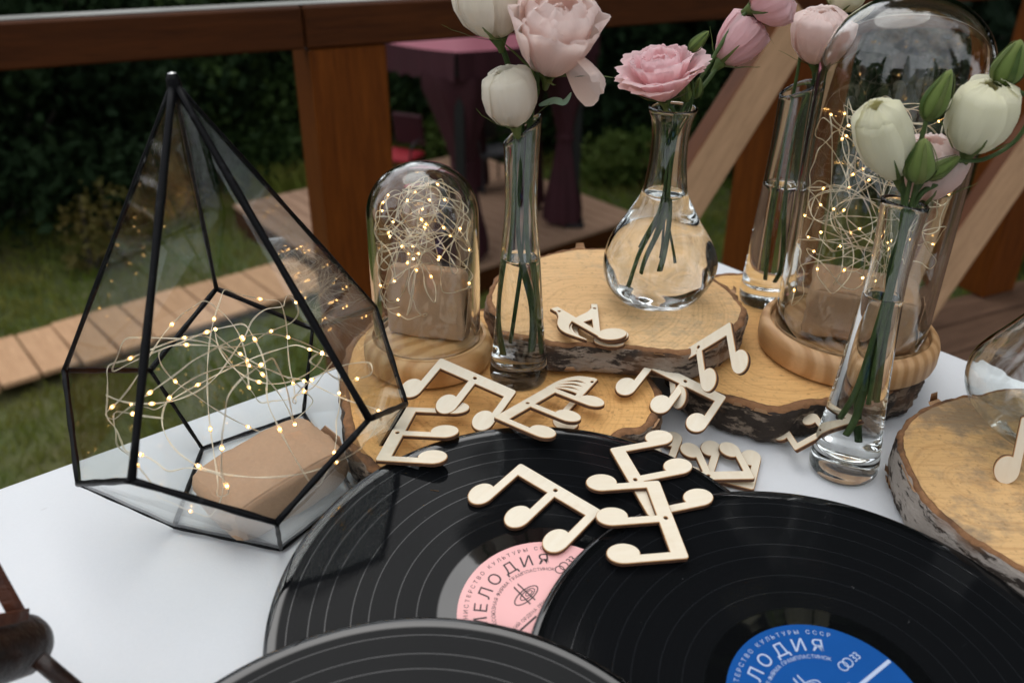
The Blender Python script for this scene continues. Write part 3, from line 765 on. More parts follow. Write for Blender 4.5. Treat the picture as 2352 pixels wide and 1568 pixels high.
# cloth: top sheet with a rounded fold, then a hanging skirt with soft folds
vs, fs = [], []
na, nb_ = 72, 48
for j in range(nb_ + 1):
    for i in range(na + 1):
        a, b = TL * i / na, TW * j / nb_
        z = .0006 * noise.noise(Vector((a * 9, b * 9, 1))) - .0006
        vs.append(tp(a, b, z))
for j in range(nb_):
    for i in range(na):
        k = j * (na + 1) + i; fs.append((k, k + na + 1, k + na + 2, k + 1))
rim = [(i, 0) for i in range(na)] + [(na, j) for j in range(nb_)] + [(na - i, nb_) for i in range(na)] + [(0, nb_ - j) for j in range(nb_)]
prev = [j * (na + 1) + i for i, j in rim]
for q, (dz, outw) in enumerate(((-.0012, .0016), (-.004, .003), (-.03, .0035), (-.10, .008), (-.18, .014), (-.26, .019), (-.33, .022))):
    cur = []
    for k_, (i, j) in enumerate(rim):
        a, b = TL * i / na, TW * j / nb_
        nx = (-1 if i == 0 else 0) + (1 if i == na else 0); ny = (-1 if j == 0 else 0) + (1 if j == nb_ else 0)
        n = (-ea * nx + eb * ny); n = n.normalized()
        fold = outw * (1 + (.9 * math.sin(k_ * .42) + .5 * math.sin(k_ * .97 + 1)) * min(1, -dz * 6))
        cur.append(len(vs)); vs.append(tp(a, b, dz) + n * max(fold, .0016))
    m = len(rim)
    for k_ in range(m): fs.append((prev[k_], prev[(k_ + 1) % m], cur[(k_ + 1) % m], cur[k_]))
    prev = cur
c0 = tp(TL / 2, TW / 2, 0)
tcl = link('tablecloth', mesh('tablecloth', [v - c0 for v in vs], fs, MAT['cloth'])); tcl.location = c0
tag(tcl, 'plain white tablecloth hanging over the table edges', 'tablecloth')

# --- birch slices
def birch_slice(px, z0, z1, face, barkm, label, rough=.0025, under=.012, seed=0, curls=10, rim=.006):
    pts = [at(x, y, z1) for x, y in px]
    ol = catmull(pts, 14, True); n = len(ol); c = sum(ol, Vector()) / n
    nd = []
    for i in range(n):
        t_ = (ol[(i + 1) % n] - ol[i - 1]).normalized(); q = Vector((t_.y, -t_.x, 0))
        if q.dot(ol[i] - c) < 0: q = -q
        nd.append(q)
    ol = [p + nd[i] * (.0016 * noise.noise(p * 55 + Vector((seed, 0, 0))) + .0008 * noise.noise(p * 190)) for i, p in enumerate(ol)]
    sl_ = root('birch_slice', (c.x, c.y, z0), label, 'wood slice')
    # sawn face with its underside
    vs, fs = [], []
    for fr in (1, .82, .6, .36, .14):
        for p in ol: vs.append(Vector((c.x + (p.x - c.x) * fr, c.y + (p.y - c.y) * fr, z1)))
    for j in range(4):
        for i in range(n): k = (i + 1) % n; fs.append((j * n + i, j * n + k, (j + 1) * n + k, (j + 1) * n + i))
    fs.append(tuple(range(4 * n, 5 * n)))
    base = len(vs)
    for p in ol: vs.append(Vector((p.x, p.y, z0 + .0004)))
    for i in range(n): k = (i + 1) % n; fs.append((k, i, base + i, base + k))
    fs.append(tuple(range(base + n - 1, base - 1, -1)))
    nrm = (vs[fs[0][1]] - vs[fs[0][0]]).cross(vs[fs[0][2]] - vs[fs[0][0]])
    if nrm.z < 0: fs = [q[::-1] for q in fs]
    o = part('sawn_face', vs, fs, MAT[face], sl_, False)
    # bark band: inner rind flush with the face, ragged outside
    rows = [(-.0005, z1 - .0012), (.0008, z1 + .0006), (rim * .55, z1 + .0004), (rim, z1 - .0012)]
    hh = z1 - z0
    for q in (.8, .6, .42, .25, .1): rows.append((rim + .0006, z0 + hh * q))
    rows.append((rim * .6, z0 + .0006))
    vs, fs, fm = [], [], []
    for ri, (o_, z) in enumerate(rows):
        for i, p in enumerate(ol):
            d = o_
            if ri >= 2:
                s_ = Vector((p.x * 60 + seed, p.y * 60, z * 120))
                d += rough * (noise.noise(s_) + .6 * noise.noise(s_ * 2.7) + .35 * noise.noise(s_ * 6.1)) * (1 if ri > 2 else .6)
            zz = z + (.0010 * noise.noise(Vector((p.x * 160, p.y * 160, seed))) if 1 <= ri <= 3 else 0)
            if ri >= 8: d -= under * .18 * (ri - 7)
            vs.append(Vector((p.x, p.y, 0)) + nd[i] * d + UPV * zz)
    for j in range(len(rows) - 1):
        for i in range(n):
            k = (i + 1) % n; fs.append((j * n + i, j * n + k, (j + 1) * n + k, (j + 1) * n + i)); fm.append(0 if j < 3 else 1)
    nrm = (vs[fs[n][1]] - vs[fs[n][0]]).cross(vs[fs[n][2]] - vs[fs[n][0]])
    if nrm.z < 0: fs = [q[::-1] for q in fs]
    bk = part('bark', vs, fs, [MAT['inner_bark'], MAT[barkm]], sl_, True, fm)
    rr = random.Random(seed)
    for q in range(curls):                                         # peeling papery flakes
        i = rr.randrange(n); p = ol[i]; low = rr.random() < .6; z = (z0 + .003) if low else (z1 - .002)
        t_ = Vector((-nd[i].y, nd[i].x, 0)); L_ = rr.uniform(.003, .009); W_ = rr.uniform(.0015, .004)
        P0 = Vector((p.x, p.y, z)) + nd[i] * (rim + (.0 if not low else -.002)); vs, fs = [], []
        for a in range(6):
            th = a / 5 * rr.uniform(.8, 2.4); rad = W_ * 1.2
            for b in (-1, 1): vs.append(P0 + t_ * (b * L_ * (1 - .1 * a)) + nd[i] * (rad * math.sin(th)) + UPV * ((1 if not low else -.0) * rad * (1 - math.cos(th)) + (.001 * a if low else 0)))
        for a in range(5): fs.append((2 * a, 2 * a + 1, 2 * a + 3, 2 * a + 2))
        part('bark_flake', vs, fs, MAT['bark_curl'], sl_)
    return sl_
ZA, ZB, ZC, ZD = .032, .060, .030, .034
birch_slice([(800, 840), (806, 930), (826, 1020), (880, 1072), (960, 1104), (1080, 1118), (1220, 1108), (1340, 1060), (1412, 992), (1480, 972), (1500, 915), (1483, 865), (1440, 806), (1350, 756), (1200, 724), (1050, 712), (905, 725), (832, 775)],
            0, ZA, 'face_a', 'bark_dark', 'wide honey coloured birch slice under the small cloche and the slanted vase', .003, .010, 1, 14, .006)
birch_slice([(1637, 640), (1705, 632), (1830, 630), (1930, 641), (2015, 668), (2085, 730), (2105, 800), (2098, 845), (2055, 878), (1990, 902), (1900, 912), (1843, 918), (1782, 932), (1720, 918), (1655, 902), (1600, 878), (1562, 830), (1560, 750), (1588, 680)],
            0, ZC, 'face_c', 'bark_dark', 'honey birch slice with thick dark bark under the tall cloche', .0035, .012, 2, 14, .008)
birch_slice([(1130, 690), (1150, 640), (1200, 607), (1298, 578), (1376, 573), (1480, 578), (1570, 605), (1633, 640), (1688, 688), (1700, 722), (1669, 760), (1627, 786), (1562, 803), (1466, 793), (1369, 787), (1298, 786), (1254, 779), (1180, 748)],
            .0345, ZB, 'face_b', 'bark_mid', 'pale birch slice stacked on two others under the round belly vase', .002, .006, 3, 16, .005)
birch_slice([(2237, 912), (2163, 928), (2112, 952), (2081, 985), (2074, 1022), (2090, 1066), (2130, 1138), (2195, 1198), (2267, 1250), (2352, 1300), (2480, 1340), (2600, 1260), (2640, 1100), (2560, 970), (2400, 910)],
            0, ZD, 'face_d', 'bark_pale', 'stained birch slice with white bark beside the blue labelled record', .0015, .003, 4, 12, .004)

# --- cloches
def cloche(bx, by, zb, r_base, hb, r_g, h_g, pine, blabel, glabel, gz_=None):
    b = root('cloche_base', (bx, by, zb), blabel, 'wooden base')
    t_ = hb
    prof = [(r_base - .003, .0003), (r_base - .001, .002), (r_base, .006), (r_base, t_ - .008), (r_base - .0012, t_ - .004), (r_base - .004, t_ - .0008), (r_base - .007, t_),
            (r_g + .0045, t_), (r_g + .0035, t_ - .0008), (r_g + .003, t_ - .006), (r_g - .0045, t_ - .006), (r_g - .005, t_ - .0012), (r_g - .0062, t_ - .0004), (r_g - .03, t_ - .0002), (.002, t_)]
    v, f = revolve(prof, 96, (bx, by, zb), True, True); o = part('turned_disc', v, f, MAT[pine], b); autosmooth(o, 35)
    z0 = zb + t_ - .0058
    g = root('glass_cloche', (bx, by, z0), glabel, 'glass cloche')
    th = .0022; po, pi_ = [], []
    hc = h_g - r_g * .92
    for k_ in range(9): po.append((r_g * (1 + .010 * math.sin(k_ / 8 * math.pi)), hc * k_ / 8)); pi_.append((r_g * (1 + .010 * math.sin(k_ / 8 * math.pi)) - th, hc * k_ / 8))
    for k_ in range(1, 21):
        a = math.pi / 2 * k_ / 20; po.append((max(r_g * math.cos(a) ** .92, .0001), hc + r_g * .92 * math.sin(a))); pi_.append((max((r_g - th) * math.cos(a) ** .92, .0001), hc + (r_g * .92 - th) * math.sin(a)))
    prof = pi_[::-1] + [(r_g - th / 2, -.0008)] + po
    v, f = revolve([(r, z) for r, z in prof], 96, (bx, by, z0))
    part('glass', v, f, MAT['glass_cloche'], g)
    return Vector((bx, by, zb + t_))
b1 = at(985, 822, ZA + .001); C1 = cloche(b1.x, b1.y, ZA + .0012, .0497, .0225, .0405, .140, 'pine1', 'pale striped pine base on the slice with the slanted vase', 'small clear glass dome covering a bundle of lights beside the timber post')
b2 = at(1938, 800, ZC + .001); C2 = cloche(b2.x, b2.y, ZC + .0012, .0690, .024, .0575, .252, 'pine2', 'wide turned pine base on the dark barked slice', 'tall clear glass dome on the wide pine base behind the white buds')

# --- string lights
def inside_walk(n, inside, start, step, rnd, curl=.55, pull=None, drift=.10):
    P = [Vector(start)]; d = Vector((rnd.uniform(-1, 1), rnd.uniform(-1, 1), rnd.uniform(-.5, .5))).normalized(); ax = Vector((rnd.uniform(-1, 1), rnd.uniform(-1, 1), 1.6)).normalized(); sg = 1
    cv = curl; tg_ = pull(rnd)
    for k_ in range(n):
        if k_ % 13 == 0: tg_ = pull(rnd)
        d = (d + (tg_ - P[-1]).normalized() * drift).normalized()
        if rnd.random() < .17: ax = Vector((rnd.gauss(0, 1), rnd.gauss(0, 1), rnd.gauss(0, 1.0))).normalized(); sg = rnd.choice((-1, 1)); cv = curl * rnd.choice((.45, .7, .9, 1.2, 1.5))
        if rnd.random() < .012: d = (d + Vector((rnd.gauss(0, .5), rnd.gauss(0, .5), rnd.gauss(0, .5)))).normalized()
        d = (Matrix.Rotation(sg * cv * rnd.uniform(.5, 1.4), 3, ax) @ d).normalized()
        q = P[-1] + d * step
        tries = 0
        while not inside(q) and tries < 40:
            tries += 1
            tgt = pull(rnd) if pull else Vector(start)
            d = (d * .7 + (tgt - P[-1]).normalized() * .45 + Vector((rnd.gauss(0, .2), rnd.gauss(0, .2), rnd.gauss(0, .2)))).normalized(); q = P[-1] + d * step
        if not inside(q): q = P[-1].lerp(pull(rnd) if pull else Vector(start), .15)
        P.append(q)
    return P
def string_lights(name_label, base, P, n_led, rnd, rw=.00027, sep=.00040, core=.00105, shell=.0019):
    r0 = root('string_lights', base, name_label, 'string lights')
    C_ = catmull(P, 7); m = len(C_)
    A_, B_ = [], []; nrm = None
    for i, p in enumerate(C_):
        t_ = (C_[min(i + 1, m - 1)] - C_[max(i - 1, 0)]).normalized()
        nrm = t_.orthogonal().normalized() if nrm is None else (nrm - t_ * nrm.dot(t_)).normalized()
        a = i * .16; q = nrm * math.cos(a) + t_.cross(nrm) * math.sin(a)
        A_.append(p + q * sep); B_.append(p - q * sep)
    v, f = join(tube(A_, rw, 5), tube(B_, rw, 5)); part('wire', v, f, MAT['wire'], r0)
    # lamps
    ico = []
    for k_ in range(n_led):
        i = int((k_ + .5 + rnd.uniform(-.25, .25)) / n_led * (m - 1)); p = C_[i]; t_ = (C_[min(i + 1, m - 1)] - C_[max(i - 1, 0)]).normalized()
        q = t_.orthogonal().normalized(); b_ = t_.cross(q); vs, fs, fm = [], [], []
        for rad, lng, mi in ((core, core * 1.15, 0), (shell, shell * 1.75, 1)):
            o_ = len(vs); nr, ns = 6, 9
            for j in range(nr + 1):
                th = math.pi * j / nr
                for s_ in range(ns):
                    ph = 2 * math.pi * s_ / ns; vs.append(p + t_ * (lng * math.cos(th)) + (q * math.cos(ph) + b_ * math.sin(ph)) * (rad * math.sin(th)))
            for j in range(nr):
                for s_ in range(ns):
                    w_ = (s_ + 1) % ns; fs.append((o_ + j * ns + s_, o_ + (j + 1) * ns + s_, o_ + (j + 1) * ns + w_, o_ + j * ns + w_)); fm.append(mi)
        part('led_bead', vs, fs, [MAT['led'], MAT['resin']], r0, True, fm)
    return r0
rnd = random.Random(3)
def in1(q): d = q - C1; return math.hypot(d.x, d.y) < (.0355 if d.z < .09 else max(0, .0355 ** 2 - (d.z - .09) ** 2) ** .5) and .020 < d.z < .124
P1_ = inside_walk(620, in1, C1 + Vector((0, 0, .08)), .0075, rnd, .40, lambda r_: C1 + Vector((r_.uniform(-.025, .025), r_.uniform(-.025, .025), r_.uniform(.04, .115))))
string_lights('dense silver wire ball of warm fairy lights inside the small dome', C1 + Vector((0, 0, .02)), P1_, 40, rnd, .00020, .00028, .00050, .0011)
def in2(q): d = q - C2; return math.hypot(d.x, d.y) < .051 and .004 < d.z < .172 and not (d.z < .045 and d.y > -.040 and math.hypot(d.x, d.y) < .046)
P2_ = inside_walk(760, in2, C2 + Vector((0, 0, .10)), .0085, rnd, .36, lambda r_: C2 + Vector((r_.uniform(-.035, .035), r_.uniform(-.035, .035), r_.uniform(.03, .165))))
string_lights('tangle of thin silver wire and warm fairy lights inside the tall dome', C2 + Vector((0, 0, .004)), P2_, 46, rnd, .00020, .00028, .00050, .0011)

# --- kraft paper parcels
def parcel(c, hx, hy, hz, rot, label, seed, puff=.25, taper=.22, rnd_e=14):
    pr_ = root('paper_parcel', c, label, 'parcel'); M_ = Euler(rot).to_matrix(); n = 14
    def sh(u, v, w_):
        p = Vector((u, v, w_)); k_ = (abs(u) ** rnd_e + abs(v) ** rnd_e + abs(w_) ** rnd_e) ** (1 / rnd_e)
        p = p / max(k_, 1e-6)
        q = Vector((p.x * hx, p.y * hy, p.z * hz * (1 + puff * (1 - p.x ** 2) * (1 - p.y ** 2) - taper * (p.x ** 4))))
        s_ = Vector((q.x * 45 + seed, q.y * 45, q.z * 45)); cr_ = abs(noise.noise(s_)) + .6 * abs(noise.noise(s_ * 2.3)); q *= 1 + .075 * (cr_ - .35)
        return Vector(c) + M_ @ q
    vs, fs = [], []
    for ax in range(3):
        for sg in (-1, 1):
            o_ = len(vs)
            for j in range(n + 1):
                for i in range(n + 1):
                    a, b = 2 * i / n - 1, 2 * j / n - 1; q = [0, 0, 0]; q[ax] = sg; q[(ax + 1) % 3] = a * sg; q[(ax + 2) % 3] = b; vs.append(sh(*q))
            for j in range(n):
                for i in range(n): k_ = o_ + j * (n + 1) + i; fs.append((k_, k_ + 1, k_ + n + 2, k_ + n + 1))
    o = part('wrapper', vs, fs, MAT['kraft'], pr_)
    vs, fs = [], []
    for j in range(9):
        for i in range(15):
            u, v = (i / 14 * 2 - 1) * .94, -.94 + 1.12 * j / 8; e_ = max(0, (j - 6) / 2)
            vs.append(sh(u, v, 1) + M_ @ Vector((0, 0, .0005 + .0012 * e_ ** 2 * (.6 + .8 * abs(noise.noise(Vector((u * 3, seed, 0))))))))
    for j in range(8):
        for i in range(14): k_ = j * 15 + i; fs.append((k_, k_ + 1, k_ + 16, k_ + 15))
    part('overlap_fold', vs, fs, MAT['kraft'], pr_)
    # folded end flap
    fl = [Vector((hx * 1.02, -hy * .82, -hz * .72)), Vector((hx * 1.02, hy * .82, -hz * .72)), Vector((hx * 1.10, hy * .30, hz * .55)), Vector((hx * 1.10, -hy * .30, hz * .55))]
    v, f = [Vector(c) + M_ @ p for p in fl] + [Vector(c) + M_ @ (p + Vector((.0006, 0, 0))) for p in fl], [(0, 1, 2, 3), (7, 6, 5, 4), (0, 4, 5, 1), (1, 5, 6, 2), (2, 6, 7, 3), (3, 7, 4, 0)]
    part('end_flap', v, f, MAT['kraft'], pr_, False)
parcel(C1 + Vector((.001, .001, .0268)), .031, .0082, .0262, (R(-9), R(-3), R(-17)), 'upright kraft paper parcel inside the small dome', 3, .04, .02)
parcel(C2 + Vector((.006, .000, .0185)), .040, .027, .017, (R(2), R(1), R(-20)), 'brown kraft paper parcel inside the tall dome', 9, .06, .06)

# --- geometric terrarium
TZu, TZd, TZa = .0946, .057, .2715
AP = atY(398, 187, .4749 - .0034)
TU = [at(x, y, TZu) for x, y in ((302, 1103), (848, 962), (862, 705), (497, 663), (148, 850))]
TD = [at(x, y, TZd) for x, y in ((635, 1200), (932, 928), (718, 755), (345, 850), (180, 1110))]
TB = [at(x, y, .0026) for x, y in ((645, 1260), (812, 1130), (697, 950), (465, 1030), (400, 1208))]
tcn = sum(TB, Vector()) / 5
ter = root('glass_terrarium', (tcn.x, tcn.y, 0), 'faceted black framed glass terrarium holding lights and a parcel', 'terrarium')
def came(a, b, r_=.0021):
    d = (b - a).normalized(); P = [a.lerp(b, k_ / 10) for k_ in range(11)]
    v, f = tube(P, lambda t_: r_ * (1 + .12 * math.sin(t_ * 17 + a.x * 90)), 8)
    part('frame_bar', v, f, MAT['came'], ter)
for k_ in range(5):
    came(AP, TU[k_], .0023 if k_ in (0, 1) else .0016); came(TU[k_], TD[k_], .0019); came(TD[k_], TU[(k_ + 1) % 5], .0019)
    came(TD[k_], TB[k_], .0014); came(TB[k_], TB[(k_ + 1) % 5], .0017)
v, f = revolve([(.0001, .005), (.0024, .0042), (.0036, .0015), (.0040, -.0025), (.0035, -.009), (.001, -.012)], 14, AP); part('apex_cap', v, f, [MAT['came'], MAT['came_glint']], ter, True, [1] * 14 + [0] * 56)  # top ring of the black cap carries the painted highlight
def pane(P):
    c = sum(P, Vector()) / len(P); n = Vector()
    for i in range(len(P)): n += (P[i] - c).cross(P[(i + 1) % len(P)] - c)
    n.normalize(); P = [c + (p - c) * .992 for p in P]; m = len(P)
    vs = [p + n * .0008 for p in P] + [p - n * .0008 for p in P]
    fs = [tuple(range(m)), tuple(range(2 * m - 1, m - 1, -1))] + [(i + m, (i + 1) % m + m, (i + 1) % m, i) for i in range(m)]
    part('glass_pane', vs, fs, MAT['pane'], ter, False)
for k_ in range(1, 5): pane([AP, TU[k_], TD[k_], TU[(k_ + 1) % 5]])
for k_ in range(5): pane([TU[k_], TD[k_ - 1], TB[k_ - 1], TB[k_], TD[k_]])
pane(TB)
def in3(q):
    d = q - tcn
    if q.z < .010 or q.z > .125: return False
    rr = .060 + (q.z / .057) * .030 if q.z < .057 else (.090 if q.z < .095 else .090 * (1 - (q.z - .095) / .18))
    if q.z < .052 and abs((q - PC).dot(px1)) < .046 and abs((q - PC).dot(px2)) < .032: return False
    return math.hypot(d.x, d.y) < rr * .94
qa, qb, qc = at(442, 1085, .034), at(690, 968, .034), at(640, 1185, .034)
px1 = (qb - qa).normalized(); px2 = Vector((px1.y, -px1.x, 0)); PC = at(612, 1085, .030)
rnd = random.Random(12)
def rin3(r_):
    while True:
        q = tcn + Vector((r_.uniform(-.105, .105), r_.uniform(-.105, .105), r_.uniform(.010, .115)))
        if in3(q): return q
P3_ = inside_walk(330, in3, tcn + Vector((0, 0, .075)), .0105, rnd, .24, rin3, .11)
string_lights('loose loops of warm fairy lights inside the terrarium', tcn + Vector((0, 0, .01)), P3_, 52, rnd, .00021, .00030, .00060, .0013)
parcel(Vector((PC.x + .002, PC.y + .004, .0240)), .044, .027, .0165, (R(6), R(-4), math.atan2(px1.y, px1.x)), 'kraft paper parcel lying inside the terrarium', 5, .28, .30, 9)

# --- vases
def vase(name, base, outer, wall, floor_, level, label, slant=(0, 0), swirl=0.0, n=72, cat='vase'):
    """outer: (z, r) from the foot up.  The cavity holds water up to `level` (or none)."""
    bx, by, bz = base; zt = outer[-1][0]
    O = catmull([Vector((r, 0, z)) for z, r in outer], 6)
    O = [(max(p.x, .0005), p.z) for p in O]
    def inn(z):
        for (r0_, z0_), (r1_, z1_) in zip(O, O[1:]):
            if z0_ <= z <= z1_ + 1e-9: return r0_ + (r1_ - r0_) * ((z - z0_) / max(z1_ - z0_, 1e-9)) - wall
        return O[-1][0] - wall
    lv = level if level else floor_ + .0001
    def warp(v, a):
        t_ = max(0, (v.z - .55 * zt) / (.45 * zt)); v = v.copy()
        r_ = math.hypot(v.x, v.y)
        if slant[0]: v.z += slant[0] * (t_ ** 3) * math.cos(a - slant[1])
        if swirl:
            k_ = math.exp(-((v.z - .034) / .034) ** 2) * swirl; s_ = 1 + k_ * math.sin(5 * a + v.z * 62)
            v.x *= s_; v.y *= s_
        return v
    g = root(name, base, label, cat)
    zi = [lv + (zt - lv) * k_ / 26 for k_ in range(27)]
    prof = [(.0006, .0014), (O[0][0] * .6, .0010), (O[0][0] * .86, .0002)] + O + [(O[-1][0] - wall * .5, zt + wall * .35)] + [(inn(z), z) for z in zi[::-1]]
    if not level: prof += [(inn(floor_) * .7, floor_ - .0008), (.0006, floor_ - .0012)]
    v, f = revolve(prof, n, base, warp=warp)
    f.append(tuple(range(n - 1, -1, -1)))
    if not level: f.append(tuple(range((len(prof) - 1) * n, len(prof) * n)))
    q = f[6 * n]; nn = (v[q[1]] - v[q[0]]).cross(v[q[2]] - v[q[0]])
    if nn.dot(Vector((v[q[0]].x - bx, v[q[0]].y - by, 0))) < 0: f = [x[::-1] for x in f]
    o = part('glass', v, f, MAT['glass'], g)
    if level:
        zs = [floor_ + (lv - floor_) * (k_ / 22) for k_ in range(23)]
        r0_ = inn(floor_ + .002)
        prof = [(.0006, floor_ - .0016), (r0_ * .5, floor_ - .0012), (r0_ * .85, floor_ - .0002), (r0_ * .97, floor_ + .0014)] + [(inn(z), z) for z in zs if z > floor_ + .003]
        side = len(prof) - 1
        prof += [(inn(lv) - .0012, lv - .0008), (inn(lv) * .6, lv - .0011), (.0006, lv - .0011)]
        v, f = revolve(prof, n, base, warp=warp); fm = [0] * (side * n) + [1] * (len(f) - side * n)
        f.append(tuple(range(n - 1, -1, -1))); fm.append(0); f.append(tuple(range((len(prof) - 1) * n, len(prof) * n))); fm.append(1)
        q = f[8 * n]; nn = (v[q[1]] - v[q[0]]).cross(v[q[2]] - v[q[0]])
        if nn.dot(Vector((v[q[0]].x - bx, v[q[0]].y - by, 0))) < 0: f = [x[::-1] for x in f]
        part('water', v, f, [MAT['water_side'], MAT['water_top']], g, True, fm)
    return g
V1 = at(1191, 868, ZA); vase('bud_vase', V1, [(.0008, .0200), (.004, .0215), (.010, .0217), (.025, .0200), (.047, .0179), (.095, .0145), (.133, .0113), (.155, .0112), (.183, .0121), (.190, .0125)], .0017, .017, .100,
     'slender flared glass vase with slanted rim beside the small cloche', (.0095, R(0)))
V4 = at(1934, 1075, .0005); vase('bud_vase', V4, [(.0008, .0215), (.004, .0230), (.010, .0233), (.03, .0212), (.07, .0172), (.138, .0124), (.165, .0122), (.198, .0140)], .0018, .018, .137,
     'slender glass vase of white buds standing on the cloth by the stained slice', (.002, R(200)))
V3 = at(1752, 690, ZC); vase('bud_vase', V3, [(.0008, .0200), (.004, .0214), (.010, .0216), (.03, .0203), (.07, .0180), (.111, .0155), (.15, .0138), (.189, .0136)], .0017, .017, .110,
     'slender glass vase with cut rim between the round vase and the tall cloche', (.006, R(0)))
VD = at(1503, 690, ZB); vase('carafe_vase', VD, [(.0008, .0225), (.003, .0265), (.008, .0345), (.018, .0425), (.030, .0455), (.042, .0445), (.056, .0392), (.074, .0278), (.091, .0185), (.105, .0157), (.123, .0140), (.138, .0139), (.150, .0156), (.1555, .0176), (.158, .0180)], .0021, .010, .0935,
     'round bellied glass vase with narrow neck on the raised birch slice', swirl=.036)
VE = at(2396, 1004, ZD); vase('carafe_vase', VE, [(0.00094, 0.02398), (0.00351, 0.02983), (0.00936, 0.04036), (0.02106, 0.05148), (0.0351, 0.05639), (0.04914, 0.05499), (0.06552, 0.04586), (0.08658, 0.03253), (0.10647, 0.02164), (0.12285, 0.01837), (0.14391, 0.01638), (0.16146, 0.01626), (0.1755, 0.01825), (0.18193, 0.02059), (0.18486, 0.02106)], .0021, .008, None,
     'empty round bellied glass vase on the stained birch slice', swirl=.035)

# --- records
def frame(a, b, yaw):
    n = Vector((-a, -b, 1)).normalized(); ex = Vector((math.cos(yaw), math.sin(yaw), 0)); ex = (ex - n * ex.dot(n)).normalized(); ey = n.cross(ex)
    return Matrix((ex, ey, n)).transposed()
_glyph = {}
def glyph(ch, bold=0.0):
    k_ = (ch, bold)
    if k_ not in _glyph:
        cu = bpy.data.curves.new('glyph', 'FONT'); cu.body = ch; cu.size = 1.0; cu.resolution_u = 3; cu.offset = bold; cu.fill_mode = 'FRONT'
        o = bpy.data.objects.new('glyph', cu); COL.objects.link(o)
        dg = bpy.context.evaluated_depsgraph_get(); me = bpy.data.meshes.new_from_object(o.evaluated_get(dg))
        V = [v.co.copy() for v in me.vertices]; F = [tuple(p.vertices) for p in me.polygons]
        bpy.data.objects.remove(o); bpy.data.curves.remove(cu); bpy.data.meshes.remove(me)
        if V:
            x0 = min(v.x for v in V); x1 = max(v.x for v in V); V = [Vector((v.x - x0, v.y, 0)) for v in V]; _glyph[k_] = (V, F, x1 - x0)
        else: _glyph[k_] = ([], [], .28)
    return _glyph[k_]
def arc_text(s, rad_, size, mid, gap, z, bold=0.0, sx_=1.0):
    W = [glyph(c, bold)[2] * size * sx_ for c in s]; tot = sum(W) + gap * (len(s) - 1); x = -tot / 2; out = []
    for c, w_ in zip(s, W):
        a = mid - (x + w_ / 2) / rad_; x += w_ + gap; V, F, _ = glyph(c, bold)
        ca, sa = math.cos(a - math.pi / 2), math.sin(a - math.pi / 2); q = []
        for v in V:
            lx, ly = (v.x * sx_ * size - w_ / 2), rad_ + v.y * size; q.append(Vector((lx * ca - ly * sa, lx * sa + ly * ca, z)))
        out.append((q, F))
    return join(*out)
def line_text(s, x0, y0, size, gap, z, bold=0.0):
    out = []; x = x0
    for c in s:
        V, F, w_ = glyph(c, bold); out.append(([Vector((x + v.x * size, y0 + v.y * size, z)) for v in V], F)); x += w_ * size + gap
    return join(*out)
def ring2d(cx_, cy_, rx, ry, wd, z, rot=0, n=36, a0=0, a1=2 * math.pi):
    vs, fs = [], []
    for i in range(n + 1):
        a = a0 + (a1 - a0) * i / n
        for k_ in (-.5, .5):
            x, y = (rx + k_ * wd) * math.cos(a), (ry + k_ * wd) * math.sin(a); vs.append(Vector((cx_ + x * math.cos(rot) - y * math.sin(rot), cy_ + x * math.sin(rot) + y * math.cos(rot), z)))
    for i in range(n): fs.append((2 * i, 2 * i + 1, 2 * i + 3, 2 * i + 2))
    return vs, fs
def poly2d(P, z): return [Vector((x, y, z)) for x, y in P], [tuple(range(len(P)))]
